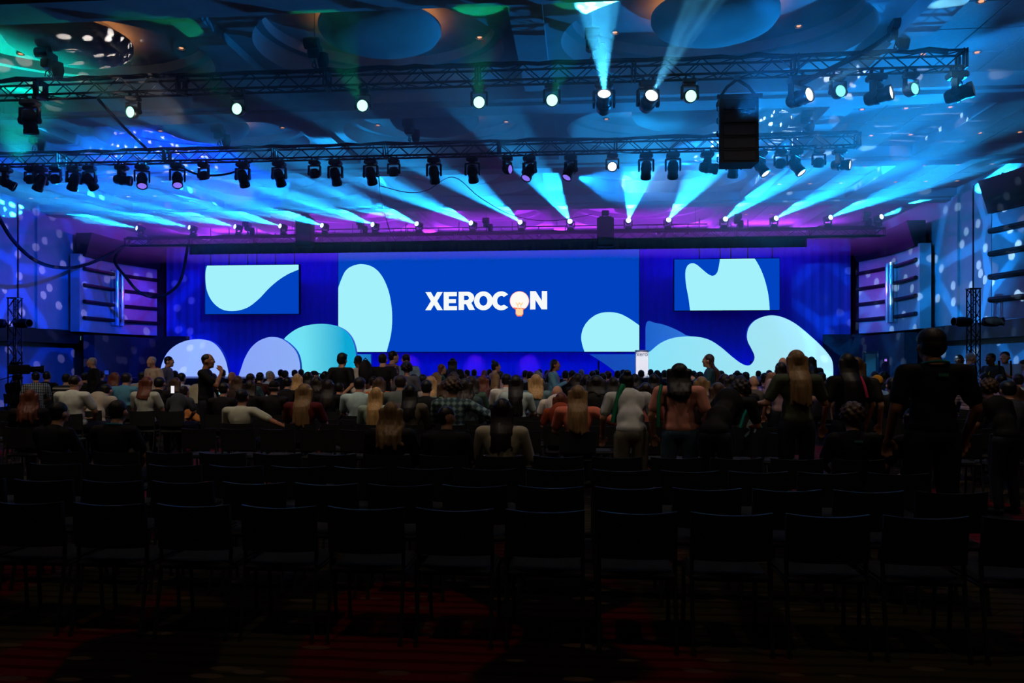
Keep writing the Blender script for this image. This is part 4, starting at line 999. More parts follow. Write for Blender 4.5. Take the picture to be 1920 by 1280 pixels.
HAIRP = {
    'short': [('e', V(0, -.014, .040), (.083, .094, .082)), ('e', V(0, -.038, .0), (.076, .066, .078))],
    'crop': [('e', V(0, -.018, .036), (.079, .090, .080)), ('e', V(0, -.035, .006), (.072, .065, .066))],
    'thick': [('e', V(0, -.012, .050), (.092, .100, .090)), ('e', V(0, -.040, .0), (.086, .074, .09)), ('e', V(.02, .04, .085), (.06, .05, .035))],
    'long': CAPH + strands(.085, .095, 9, -.34), 'verylong': CAPH + strands(.088, .095, 9, -.44), 'wavy': CAPH + strands(.09, .12, 9, -.30, r0=.032, r1=.022, wob=.02),
    'bob': CAPH + strands(.092, .10, 9, -.14, r0=.032, r1=.026), 'shoulder': CAPH + strands(.09, .10, 9, -.23, r0=.030, r1=.020, wob=.01),
    'bun': CAPH + [('e', V(0, -.06, .12), (.045, .045, .04))], 'pony': CAPH + [('c', V(0, -.10, .03), .028, V(0, -.135, -.05), .035), ('c', V(0, -.135, -.05), .035, V(0, -.115, -.24), .014)],
    'curly': [('e', V(0, -.02, .035), (.10, .10, .10))] + [('e', V(.102 * math.cos(a) * math.sin(b), -.03 + .098 * math.sin(a) * math.sin(b) * (1 if math.sin(a) < .3 else .6), .03 + .108 * math.cos(b)), (w, w, w * .9)) for a, b, w in [(k * 2.39996, math.acos(1 - 1.55 * (k + .5) / 46), rh.uniform(.020, .032)) for k in range(46)] if not (math.sin(a) > .45 and b > 1.15)],
    'cap': [('e', V(0, -.010, .046), (.088, .102, .072)), ('c', V(-.03, .07, .045), .016, V(-.02, .155, .035), .012), ('c', V(.03, .07, .045), .016, V(.02, .155, .035), .012), ('c', V(0, .07, .05), .016, V(0, .16, .037), .012)],
    'beanie': [('e', V(0, -.016, .050), (.090, .100, .082)), ('e', V(0, -.02, .01), (.086, .095, .03))],
    'ring': [('e', V(0, -.045, -.012), (.080, .062, .045))],
}
HAIRM = {}
def hair_mesh(k):
    if k not in HAIRM: HAIRM[k] = fuse('hair', HAIRP[k], .009, m_skin, .4, 2)
    return HAIRM[k]
def colm(prefix, rgb, rough=.8):
    n = '%s_%d_%d_%d' % (prefix, *rgb)
    c = lin(*rgb)
    if prefix == 'hair': return noise_mat(n, tuple(v * .75 for v in c), tuple(min(1, v * 1.25) for v in c), 60, .5, .3, stretch=(1, 1, .08), spec=.4)
    return noise_mat(n, tuple(v * .88 for v in c), tuple(min(1, v * 1.08) for v in c), 9, rough, .25)
def plaid(name, a, b, scale=28):
    if name in MATS: return MATS[name]
    m = bpy.data.materials.new(name); m.use_nodes = True; nt = m.node_tree; bs = nt.nodes['Principled BSDF']
    tc = nt.nodes.new('ShaderNodeTexCoord'); outs = []
    for ax in ('X', 'Z'):
        w = nt.nodes.new('ShaderNodeTexWave'); w.bands_direction = ax; w.inputs['Scale'].default_value = scale / 6.28; w.inputs['Distortion'].default_value = .3
        nt.links.new(tc.outputs['Object'], w.inputs['Vector']); outs.append(w.outputs['Fac'])
    mu = nt.nodes.new('ShaderNodeMath'); mu.operation = 'ADD'; nt.links.new(outs[0], mu.inputs[0]); nt.links.new(outs[1], mu.inputs[1])
    r = nt.nodes.new('ShaderNodeValToRGB'); r.color_ramp.elements[0].position = .45; r.color_ramp.elements[1].position = .95
    r.color_ramp.elements[0].color = (*lin(*a), 1); r.color_ramp.elements[1].color = (*lin(*b), 1)
    hf = nt.nodes.new('ShaderNodeMath'); hf.operation = 'MULTIPLY'; hf.inputs[1].default_value = .6; nt.links.new(mu.outputs[0], hf.inputs[0])
    nt.links.new(hf.outputs[0], r.inputs[0]); nt.links.new(r.outputs[0], bs.inputs['Base Color']); bs.inputs['Roughness'].default_value = .85
    MATS[name] = m; return m
def stripes(name, a, b, scale=40):
    if name in MATS: return MATS[name]
    m = bpy.data.materials.new(name); m.use_nodes = True; nt = m.node_tree; bs = nt.nodes['Principled BSDF']
    tc = nt.nodes.new('ShaderNodeTexCoord'); w = nt.nodes.new('ShaderNodeTexWave'); w.bands_direction = 'Z'; w.inputs['Scale'].default_value = scale / 6.28
    nt.links.new(tc.outputs['Object'], w.inputs['Vector']); r = nt.nodes.new('ShaderNodeValToRGB'); r.color_ramp.elements[0].position = .6; r.color_ramp.elements[1].position = .72
    r.color_ramp.elements[0].color = (*lin(*a), 1); r.color_ramp.elements[1].color = (*lin(*b), 1)
    nt.links.new(w.outputs['Fac'], r.inputs[0]); nt.links.new(r.outputs[0], bs.inputs['Base Color']); bs.inputs['Roughness'].default_value = .85
    MATS[name] = m; return m
def slot(o, m):
    o.material_slots[0].link = 'OBJECT'; o.material_slots[0].material = m
SKINS = {'l': (196, 146, 118), 'm': (160, 108, 80), 'd': (92, 58, 42)}
EYE = MB().lathe([(.001, -.011), (.008, -.008), (.011, 0), (.008, .008), (.001, .011)], 8).mesh('eye', mat('eye_white', (.6, .6, .58), .3), True)
def person(label, loc, kind, hair, hcol, shirt, sleeve='short', rz=0.0, sc=1.0, trouser=(22, 24, 32), skin='l', group=None, shoes=True, eyes=False, wide=1.0, yaw_head=0.0):
    D = get_pose(kind); J = D['J']
    o = put('person', D['body'], None, loc, (0, 0, rz)); o.scale = (sc * wide, sc * wide, sc); tag(o, label, 'person', group)
    slot(o, colm('skin', SKINS[skin], .6))
    s = put('shirt', D[sleeve], o); slot(s, shirt if not isinstance(shirt, tuple) else colm('cloth', shirt))
    t = put('trousers', D['trousers'], o); slot(t, colm('cloth', trouser))
    if shoes:
        for me in D['shoe']: h = put('shoe', me, o); slot(h, colm('cloth', (26, 26, 28)))
    if hair:
        nm = 'hat' if hair in ('cap', 'beanie') else 'hair'
        h = put(nm, hair_mesh(hair), o, J['hed'], (0, 0, yaw_head)); slot(h, colm('hair' if nm == 'hair' else 'cloth', hcol))
        if nm == 'hat': k = put('hair', hair_mesh('ring'), o, J['hed']); slot(k, colm('hair', (30, 22, 18)))
    if eyes:
        for sx in (-1, 1): put('eye', EYE, o, J['hed'] + V(sx * .032, .082, -.0))
    return o
def hand_at(o, kind, side='r'):
    J = pose(kind); return Matrix.LocRotScale(o.location, o.rotation_euler, o.scale) @ (J['wri' + side] * .35 + J['fin' + side] * .65)
def lanyard(o, kind, rgb, front=False, label=None):
    J = pose(kind); n = J['nek']; P = [n + V(.083 * math.cos(a), .078 * math.sin(a) - .002, .012 - .018 * math.sin(a)) for a in [k * math.pi / 8 for k in range(17)]]
    m = colm('cloth', rgb); k = put('lanyard', MB().tube(P, .011, 6).mesh('lanyard', m, True), o)
    if front: put('lanyard', MB().tube([n + V(.07, .05, 0), n + V(.05, .125, -.12), n + V(0, .135, -.34), n + V(-.05, .125, -.12), n + V(-.07, .05, 0)], .012, 6).mesh('lanyard', m, True), o)
def back_print(o, kind, w, h, rgb, dz=0.0, rows=1, n=1):
    J = pose(kind); c = J['che']; y = -.105 - .018
    for r in range(rows):
        for k in range(n):
            ww = w / n; put('back_print', MB().box((c.x - w / 2 + ww * (k + .5), c.y + y, c.z + .1 + dz - r * h * 1.8), (ww * .75, .012, h)).mesh('back_print', colm('cloth', rgb)), o)
def seat_top(kind): return pose(kind)['hed'].z + .125
# ------------------------------------------------------------------ who sits and stands where
BK, DK, BR, RB, BL, DB, GY = (16, 13, 12), (34, 24, 19), (70, 46, 30), (98, 48, 30), (186, 146, 92), (128, 98, 62), (150, 146, 140)
HN = {BK: 'black', DK: 'dark brown', BR: 'brown', RB: 'reddish', BL: 'blond', DB: 'dark blond', GY: 'grey'}
HS = {'short': 'short {} hair', 'crop': 'cropped {} hair', 'thick': 'thick {} hair', 'long': 'long {} hair', 'verylong': 'very long {} hair', 'wavy': 'wavy {} hair', 'bob': 'bobbed {} hair', 'shoulder': 'shoulder-length {} hair', 'bun': '{} hair in a bun', 'pony': '{} ponytail', 'curly': 'curly {} hair', None: 'a bald head', 'cap': 'a {} cap', 'beanie': 'a {} beanie'}
K_, W_, G_, N_, C_, L_, T_ = (17, 17, 19), (206, 206, 200), (104, 108, 112), (26, 32, 54), (186, 176, 152), (130, 168, 196), (40, 84, 96)
SN = {K_: 'black top', W_: 'white top', G_: 'grey top', N_: 'navy top', C_: 'cream top', L_: 'pale blue shirt', T_: 'teal top'}
ALLROWS = ROWS_NEAR + ROWS_FAR
PEOPLE = []; STANDERS = []
def free(X, Y, m): return all((X - a) ** 2 + (Y - b) ** 2 >= m * m for a, b in PEOPLE)
def sit(x, y, t, hair, hcol, shirt, sleeve='short', label=None, kind='sit', rz=0.0, skin='l', trouser=(24, 26, 34), wide=1.0, snap=False, name=None, yh=0.0):
    d = ray(x, HZ); Yw = CAM.y + d.y * t
    r = min(range(len(ALLROWS)), key=lambda i: abs(ALLROWS[i] - Yw)); oy = ALLROWS[r] + .22
    hy = pose(kind)['hed'].y; tt = (oy + hy) / d.y; X = CAM.x + d.x * tt
    if snap: X = X0 + PITCH * round((X - X0) / PITCH)
    tries = 0
    while (any(abs(X - q) < .46 for q in OCC.get(r, [])) or not free(X, oy, .40)) and tries < 12:
        r = min(r + 1, len(ALLROWS) - 1) if r < len(ALLROWS) - 1 and tries < 6 else r - 1
        oy = ALLROWS[r] + .22; tt = (oy + hy) / d.y; X = CAM.x + d.x * tt; tries += 1
    OCC.setdefault(r, []).append(X); PEOPLE.append((X, oy))
    z = CAM.z - (y - HZ) / FPX * tt; sc = min(1.13, max(.90, z / seat_top(kind)))
    g = None
    if label is None:
        sn = SN.get(shirt, name or 'patterned top'); label = 'seated person with %s in a %s, facing the stage' % (HS[hair].format(HN.get(hcol, 'coloured')), sn); g = 'seated audience'
    return person(label, (X, oy, 0), kind, hair, hcol, shirt, sleeve, rz, sc, trouser, skin, g or 'seated audience', tt < 18, False, wide, yh)
def stand(x, y, t, hair, hcol, shirt, sleeve='short', label=None, kind='stand', rz=0.0, skin='l', trouser=(24, 28, 40), wide=1.0, eyes=False):
    d = ray(x, HZ); J = pose(kind)['hed']
    for k in range(8):
        P = CAM + d * t; z = CAM.z - (y - HZ) / FPX * t
        sc = min(1.16, max(.85, z / (J.z + .125)))
        off = Matrix.Rotation(rz, 3, 'Z') @ Vector((J.x, J.y, 0)) * sc
        if free(P.x - off.x, P.y - off.y, .42): break
        t += .22
    PEOPLE.append((P.x - off.x, P.y - off.y)); STANDERS.append((P.x - off.x, P.y - off.y))
    return person(label, (P.x - off.x, P.y - off.y, 0), kind, hair, hcol, shirt, sleeve, rz, sc, trouser, skin, 'standing audience', True, eyes, wide)
PI = math.pi
# --- the row along the cross aisle, nearest people
sit(112, 752, 7.5, 'short', BK, K_, 'long', 'seated person all in black with one bare raised hand, beside a gap in the row', rz=-.2, snap=False)
LY1 = sit(222, 748, 7.5, 'short', DK, K_, 'short', 'seated person in black with a teal lanyard round the neck', snap=False)
sit(733, 752, 7.5, 'wavy', DB, K_, 'long', 'seated person with long hair tipped golden at its ends, in black', snap=True)
sit(846, 760, 7.5, 'short', DK, K_, 'short', 'seated person in black turning the cheek, beside the golden-tipped hair', snap=True, yh=-.6)
sit(958, 746, 7.5, 'long', DK, C_, 'long', 'seated person in a cream knit sweater with long dark hair', snap=True)
EAR = sit(1545, 758, 7.5, 'curly', BR, K_, 'short', 'seated person in a black tee with a lit ear and gathered brown hair', kind='sit', snap=True)
sit(1690, 762, 7.5, 'bob', BK, K_, 'short', 'seated person in black showing an orange-lit profile beside the tall man', rz=.25, snap=True)
# --- people standing in the cross aisle
stand(1175, 698, 9.4, 'bun', BK, (196, 200, 200), 'short', 'bending person in a white tee with a green bag strap over the shoulder', 'bend', rz=.12, trouser=(120, 116, 100), wide=1.12)
stand(1274, 680, 9.0, 'shoulder', BK, (206, 138, 122), 'short', 'standing person in a wrinkled pink tee with dark hair and jeans', 'stand', rz=-.15, trouser=(58, 84, 104), wide=1.14)
LEAN = stand(1392, 712, 9.2, 'curly', DK, K_, 'short', 'leaning person with curly hair in black, lit face turned sideways, holding papers', 'bend2', rz=-.55, skin='m', eyes=True)
TOTE = stand(1492, 655, 9.2, 'verylong', DB, (74, 82, 66), 'short', 'standing person in a mottled green tee with very long hair, holding a teal tote', 'stand_reach', rz=.1, wide=1.05)
stand(1587, 661, 9.6, 'verylong', BK, K_, 'short', 'standing person with very long black hair and a pink strap', 'stand', rz=.2, skin='m')
stand(1606, 668, 10.2, 'long', BR, (40, 36, 34), 'short', 'standing person with long brown hair half behind the black-haired one', 'stand', rz=-.3)
TALL = stand(1745, 617, 6.95, 'thick', DK, K_, 'short', 'tall broad man standing in black with a lanyard and a small back print', 'stand', rz=.1, wide=1.12, skin='m')
stand(1850, 712, 9.2, 'curly', BR, K_, 'short', 'stooping person with curly brown hair in black beyond the tall man', 'bend', rz=.3)
# --- seats just beyond the cross aisle
sit(1083, 721, 10.4, 'verylong', DB, (216, 118, 94), 'short', 'seated person in a coral tee with very long straight hair', kind='sit_arm', rz=.0, wide=1.12)
sit(1052, 735, 11.3, 'bob', RB, (150, 62, 30), 'short', 'seated person in rust orange hidden behind the coral tee', kind='sit_lean')
sit(770, 720, 11.2, 'long', BK, (92, 84, 70), 'long', 'seated person in an olive-brown sweater with long black hair')
sit(706, 725, 11.3, 'verylong', BL, (150, 170, 160), 'short', 'seated person whose very long blond hair covers the back')
sit(455, 729, 12.0, 'short', BK, (188, 190, 172), 'short', 'seated man in a pale shirt with an arm along the next chair', kind='sit_arm', skin='m', wide=1.12)
sit(572, 718, 11.4, 'verylong', DB, (92, 22, 26), 'short', 'seated person in a maroon top with long dark blond hair', wide=1.1)
sit(675, 706, 13.0, 'short', BK, (170, 196, 196), 'short', 'seated man in a pale aqua shirt with a broad dark head', wide=1.12)
sit(752, 698, 13.3, 'short', DK, (96, 106, 104), 'short', 'seated man in a slate grey polo with a short neck cut', wide=1.12)
sit(850, 709, 11.6, 'curly', BR, plaid('flannel_check', (40, 66, 76), (120, 150, 150)), 'long', 'seated person in a teal checked flannel shirt with an arm along the chairs', kind='sit_arm', wide=1.1)
sit(872, 708, 11.6, 'wavy', DK, (64, 80, 84), 'long', 'seated person with wavy dark hair leaning at the flannel shirt')
sit(800, 711, 12.4, 'short', BK, K_, 'short')
sit(835, 712, 12.6, 'bob', BR, (110, 140, 116), 'short', 'seated person in a pale green tee with bobbed brown hair')
sit(808, 704, 14.5, 'long', BL, (150, 140, 130), 'short', 'seated person with long ash blond hair and a beige top')
sit(1005, 699, 14.2, 'shoulder', BL, (96, 126, 134), 'short', 'seated person in a washed teal tee with blond hair')
sit(968, 694, 13.4, 'verylong', BK, (180, 200, 200), 'short', 'seated person with very long black hair over a white and black top')
sit(950, 693, 15.2, 'short', BK, W_, 'short', 'seated man in a white tee beside the very long black hair', wide=1.08)
sit(885, 704, 14.0, 'bob', DK, (70, 96, 84), 'short', 'seated person in dull green with a white cord tangle on the shoulder')
sit(905, 703, 14.8, 'wavy', RB, (74, 34, 26), 'short', 'seated person with wavy reddish hair in a rust brown top')
sit(1045, 722, 13.0, None, BK, (206, 196, 186), 'short', 'seated person bent right over in an off-white tee', kind='sit_lean', wide=1.1)
sit(515, 712, 13.4, 'cap', K_, K_, 'short', 'seated man in black wearing a dark cap'); sit(617, 711, 14.0, 'long', DK, K_, 'short')
sit(1118, 702, 12.6, 'bob', BK, K_, 'short', wide=1.2); sit(1100, 700, 14.2, 'long', BK, K_); sit(1210, 716, 12.0, 'shoulder', DK, (196, 110, 104), 'short', 'seated person in a salmon pink top between the white and pink tees')
sit(1315, 705, 13.0, 'bob', DB, (70, 52, 40), 'short'); sit(1345, 716, 11.2, 'wavy', BR, (60, 40, 34), 'short', 'seated person with wavy brown hair beside the curly-haired leaner')
sit(1358, 700, 14.8, 'long', DK, (180, 70, 130), 'short', 'seated person in a magenta top'); sit(1372, 698, 13.6, 'bob', BK, K_); sit(1388, 701, 12.6, 'short', BK, K_)
sit(1413, 703, 13.4, None, BK, (90, 80, 70), 'short', 'seated bald man in a brown shirt'); sit(1434, 692, 16.5, 'short', BK, plaid('violet_check', (70, 62, 140), (170, 140, 200)), 'short', 'seated man in a violet and blue checked shirt', wide=1.1)
sit(1672, 706, 12.4, 'short', DK, K_, 'long', 'seated man in a black jacket with a white collar'); sit(1644, 703, 14.0, 'beanie', (206, 138, 22), (130, 168, 210), 'short', 'seated person wearing a mustard yellow beanie and a blue top')
sit(1684, 694, 16.5, 'short', GY, (70, 100, 180), 'short', 'seated grey-haired person in a mid blue top'); sit(1695, 703, 13.6, 'bob', BR, (120, 96, 80), 'short')
sit(1552, 690, 16.0, 'short', DK, (104, 116, 170), 'short', 'seated man in a periwinkle shirt leaning aside', kind='sit_lean', rz=-.5); sit(1540, 690, 17.5, 'short', DK, (60, 50, 60))
sit(1888, 712, 11.0, 'short', BK, (54, 60, 66), 'long', 'seated man in a charcoal sweater by the far aisle', wide=1.15); sit(1876, 694, 14.0, 'short', BK, (160, 140, 180), 'short', 'seated person in a lilac collared shirt'); sit(1908, 697, 14.0, 'short', DK, (190, 210, 206), 'short', 'seated person in a mint white shirt'); sit(1815, 692, 15.0, 'short', DK, stripes('lilac_stripe', (150, 130, 150), (210, 196, 206)), 'short', 'seated person in a striped pale shirt beyond the tall man')
# --- seating block across the other aisle
sit(57, 729, 10.4, 'wavy', RB, K_, 'long', 'seated person with wavy reddish hair in black before the camera tripod', rz=.3)
sit(142, 702, 14.2, 'crop', DK, (200, 206, 198), 'short', 'seated man in a white polo with a thinning crown', wide=1.16)
sit(196, 719, 14.2, 'short', BK, (186, 176, 158), 'short', 'seated man hunched in a beige tee', kind='sit_lean', wide=1.16)
sit(238, 697, 17.0, 'short', DK, (84, 146, 176), 'short', 'seated man in a sky blue shirt', wide=1.1); sit(126, 699, 17.5, 'short', BK, stripes('black_stripe', (22, 22, 24), (150, 146, 140), 26), 'short', 'seated person in a black tee with thin pale stripes')
sit(276, 705, 15.0, 'shoulder', RB, (184, 190, 180), 'short', 'seated person with straight reddish hair on a white tee'); PRINT = sit(300, 706, 15.8, 'short', BK, K_, 'short', 'seated man in a black tee with small white back lettering, tan trousers', kind='sit_side', trouser=(176, 110, 52), wide=1.2)
sit(330, 707, 16.2, 'bob', BR, (40, 32, 30)); sit(378, 706, 17.4, 'short', BK, (168, 160, 134), 'short', 'seated man hunched in a khaki shirt', kind='sit_lean', wide=1.18); sit(345, 722, 14.4, 'short', DK, (60, 64, 70), 'short', kind='sit_lean')
sit(268, 696, 19.0, 'short', DK, (170, 170, 166), 'short', 'seated man in a light grey shirt'); sit(216, 697, 18.0, 'bob', RB, (70, 52, 48)); sit(295, 692, 20.5, None, BK, (150, 160, 170), 'short', 'seated bald man in a dusty blue shirt')
sit(328, 693, 21.0, 'short', BK, K_); sit(341, 698, 18.5, 'short', BK, (190, 200, 204), 'short', 'seated person with short black hair in an ice white tee'); sit(66, 690, 19.0, 'short', BK, plaid('gingham', (14, 15, 18), (196, 206, 206), 60), 'short', 'person in a black and white checked shirt by the camera', rz=.7); sit(88, 694, 20.0, 'short', BK, K_, 'short', None, rz=.3)
sit(418, 691, 25.0, 'short', BK, K_); sit(435, 695, 18.5, None, BK, (70, 60, 54), 'short', 'seated bald man in a dark brown top', skin='m'); sit(400, 699, 19.0, 'short', DK, K_); sit(447, 704, 16.2, 'bob', BR, (60, 44, 38)); sit(470, 699, 17.0, 'short', DK, (50, 80, 80)); sit(488, 697, 19.0, 'short', BK, (66, 34, 34)); sit(508, 694, 20.5, 'short', GY, (180, 190, 200), 'short', 'seated man turning in profile in a pearl shirt', rz=-.9)
sit(527, 688, 24.5, 'short', BK, K_); sit(535, 692, 22.0, 'short', DK, K_); sit(553, 692, 24.0, 'short', BK, N_); sit(565, 688, 26.0, 'short', DK, N_); sit(558, 700, 17.4, 'wavy', BL, plaid('rose_print', (80, 40, 40), (170, 120, 110), 70), 'short', 'seated person with wavy blond hair in a rose print top'); sit(578, 696, 18.6, 'long', BK, (90, 60, 54)); sit(591, 694, 20.6, 'cap', N_, (120, 130, 136), 'short', 'seated man in profile wearing a navy cap', rz=-1.0); sit(610, 695, 19.4, 'long', BK, W_, 'short', 'seated person with long black hair over a white top')
sit(637, 716, 14.8, 'short', BK, K_); sit(700, 704, 16.4, 'short', DK, C_); sit(712, 706, 15.6, 'bob', BR, (196, 96, 40), 'short', 'seated person in an orange top'); sit(776, 700, 16.2, 'short', BK, K_); sit(793, 701, 17.2, 'bob', BK, (40, 44, 60)); sit(818, 697, 18.2, 'bob', DB, (120, 110, 90)); sit(851, 696, 18.8, 'bob', BR, (100, 84, 80)); sit(866, 696, 20.0, 'shoulder', BR, (90, 50, 46)); sit(876, 691, 24.0, 'short', BK, K_); sit(889, 691, 25.0, 'short', BK, N_); sit(908, 692, 23.4, None, BK, (90, 90, 96), skin='m'); sit(918, 691, 26.0, 'short', BK, K_)
sit(914, 706, 15.8, 'short', BK, (30, 60, 150), 'short', 'seated person in a royal blue top'); sit(938, 694, 20.0, 'short', DK, (190, 150, 140)); sit(985, 692, 22.0, 'short', BK, (150, 170, 190)); sit(994, 694, 19.6, 'short', BK, K_); sit(1008, 693, 21.4, 'bob', GY, G_); sit(1012, 689, 26.0, 'short', BK, K_); sit(1026, 692, 22.6, 'short', BK, K_); sit(1060, 693, 21.0, 'short', BK, K_); sit(1073, 693, 22.4, 'bob', BK, K_); sit(1083, 699, 16.8, 'bob', DK, K_); sit(1090, 690, 24.6, 'short', GY, (130, 170, 190), 'short', 'seated grey-haired man in an aqua shirt'); sit(1111, 693, 20.8, 'short', BK, (110, 110, 150)); sit(1119, 690, 25.0, 'short', BK, K_); sit(1140, 692, 20.4, 'short', DK, (170, 190, 210), 'short', 'seated man in a bluish white shirt', wide=1.1)
sit(1130, 698, 17.8, 'short', BK, K_); sit(1158, 693, 20.6, 'short', BK, L_); sit(1168, 692, 23.8, 'bob', BK, K_); sit(1202, 692, 22.6, 'short', BK, K_); sit(1220, 689, 25.6, 'short', BK, K_); sit(1232, 693, 21.6, 'bob', DK, N_); sit(1246, 692, 23.0, 'short', BK, K_); sit(1190, 700, 16.8, 'bob', BK, K_); sit(1226, 700, 15.8, 'long', BK, (60, 70, 80)); sit(1300, 692, 21.4, 'short', BK, K_); sit(1312, 696, 18.6, 'bob', BK, K_); HOLD = sit(1422, 687, 26.0, 'short', BK, (110, 110, 130), 'short', 'seated man lifting a phone against the pale flat', kind='sit_phone'); sit(1442, 691, 22.6, 'short', BK, K_); sit(1508, 697, 18.0, 'bob', BK, K_); sit(1640, 691, 19.8, 'short', BK, (150, 170, 200)); sit(1656, 694, 19.0, 'bob', BK, K_); sit(1704, 696, 18.0, 'short', BK, K_); sit(1720, 694, 20.6, 'bob', BK, K_); sit(1398, 696, 19.4, 'short', BK, K_); sit(1352, 694, 21.0, 'short', BK, K_); sit(1382, 694, 22.4, 'bob', DK, K_); sit(1332, 700, 16.8, 'short', BK, K_)
sit(470, 712, 14.6, 'bob', DK, K_); sit(540, 706, 16.0, 'short', BK, K_); sit(420, 716, 14.0, 'short', BK, K_); sit(595, 706, 15.8, 'bob', DK, K_); sit(1150, 706, 14.6, 'bob', BK, K_); sit(1262, 704, 15.4, 'short', BK, K_); sit(1845, 698, 16.6, 'short', BK, K_); sit(1902, 722, 11.9, 'bob', BR, K_); sit(160, 697, 19.6, 'short', BK, K_); sit(30, 700, 22.4, 'short', DK, K_); sit(190, 694, 21.6, 'short', BK, K_)
# --- people on their feet further on
stand(172, 669, 19.5, 'short', GY, K_, 'long', 'standing man in dark clothes with light hair by the dark wall', 'stand', rz=2.4)
LY3 = stand(284, 667, 18.5, 'crop', GY, (190, 170, 150), 'short', 'standing white-haired man in a pale shirt with a red lanyard', 'stand', rz=2.7, eyes=True)
stand(317, 667, 18.5, 'short', BK, (96, 94, 100), 'long', 'standing man in profile before the lilac flat, grey jacket', 'stand', rz=-1.4, eyes=True)
FIST = stand(390, 662, 13.8, 'crop', BK, K_, 'short', 'standing man in black with a fist at his mouth', 'stand_mouth', rz=-1.35, skin='m', eyes=True)
stand(642, 662, 16.2, 'thick', BK, K_, 'short', 'standing man in a black tee, hands clasped behind his back', 'stand_back', rz=-.25)
stand(671, 665, 17.4, 'crop', BK, (196, 188, 176), 'short', 'standing man in a white tee wearing a dark backpack', 'stand', rz=.7, skin='d')
stand(718, 662, 17.0, 'short', BK, K_, 'short', 'standing man in a plain black tee under the screen corner', 'stand', rz=.0, wide=1.06)
stand(738, 657, 17.6, 'short', BK, plaid('red_check', (60, 22, 24), (170, 130, 120), 60), 'short', 'standing man in a red checked shirt with glasses', 'stand', rz=-.9, eyes=True)
stand(761, 662, 17.0, 'crop', BK, (130, 160, 182), 'long', 'standing man in a pale blue long-sleeved shirt', 'stand', rz=.4, wide=1.06)
stand(763, 680, 15.6, 'curly', BK, (80, 82, 90), 'short', 'standing person with a round black mop of hair', 'stand', rz=.1)
stand(829, 682, 18.2, 'bob', RB, (60, 96, 72), 'short', 'standing person with reddish bobbed hair in green, in profile', 'stand', rz=-1.3, eyes=True)
stand(849, 671, 19.0, 'long', BK, K_, 'short', 'standing person with long black hair in a black top', 'stand', rz=.0)
stand(930, 677, 17.8, 'bun', BK, (150, 120, 84), 'short', 'standing person with a hair bun in a tan cardigan, in profile', 'stand', rz=-1.2, eyes=True)
LY4 = stand(1041, 673, 17.2, 'long', BK, (96, 150, 176), 'long', 'standing person in a denim blue shirt with a pink lanyard', 'stand_phone', rz=-1.7, eyes=True, skin='m')
READ = stand(1328, 663, 15.8, 'verylong', BR, (44, 84, 98), 'long', 'standing person with very long hair in teal denim reading a phone', 'stand_phone', rz=1.35, eyes=True)
stand(1463, 678, 12.4, 'long', BK, (170, 140, 150), 'short', 'standing person with long black hair in a dusty lilac tee', 'stand', rz=.3)
stand(1468, 669, 14.2, None, BK, (150, 110, 90), 'short', 'standing bald man half hidden behind the very long hair', 'stand', rz=-.4)
stand(1521, 668, 20.0, 'long', BK, N_, 'short', 'standing person with long dark hair silhouetted on the pale flat', 'stand', rz=.0)
stand(1820, 660, 19.0, 'crop', GY, (26, 34, 36), 'long', 'standing bald man with glasses in a dark jacket by the tower', 'stand', rz=-1.5, eyes=True)
stand(1799, 664, 20.5, 'short', BK, (90, 110, 130), 'short', 'standing person behind the man with glasses', 'stand', rz=-2.4, eyes=True, skin='d')
LY5 = stand(1857, 661, 18.0, 'short', BK, (30, 40, 34), 'long', 'standing man in a dark jacket with a yellow lanyard', 'stand', rz=1.9, eyes=True, skin='d')
STRAPS = stand(1884, 658, 17.9, 'short', BK, (130, 176, 222), 'short', 'standing man in a light blue tee with dark shoulder straps', 'stand_phone', rz=2.5, eyes=True, wide=1.12)
stand(1918, 674, 19.5, 'short', DK, plaid('lilac_check', (120, 110, 140), (200, 190, 206), 50), 'short', 'standing person in a pale checked shirt by the far wall', 'stand', rz=1.2)

# ------------------------------------------------------------------ worn and carried things
def strap(label, pts, w, m, name='lanyard', cat='lanyard'):
    P = [Vector(p) for p in pts]; c = P[0].copy()
    o = put(name, MB().tube([p - c for p in P], w, 6).mesh(name, m, True), None, c); return tag(o, label, cat)
m_teal = colm('cloth', (24, 150, 140)); m_pink = colm('cloth', (220, 60, 110)); m_grn = colm('cloth', (20, 120, 84))
# teal tote held by the person in green
a = hand_at(TOTE, 'stand_reach', 'l')
tb = thing('tote_bag', 'teal cloth tote hanging from the outstretched hand', 'bag', (a.x, a.y, a.z - .62))
put('sack', MB().add([(-.16, -.05, 0), (.16, -.05, 0), (.16, .05, 0), (-.16, .05, 0), (-.19, -.03, .34), (.19, -.03, .34), (.19, .03, .34), (-.19, .03, .34)], [(3, 2, 1, 0), (0, 1, 5, 4), (1, 2, 6, 5), (2, 3, 7, 6), (3, 0, 4, 7)]).mesh('sack', colm('cloth', (14, 30, 34))), tb)
for s in (-1, 1): put('strap', MB().tube([(s * .13, 0, .30), (s * .08, 0, .46), (s * .012, 0, .62)], .022, 6).mesh('strap', m_teal), tb)
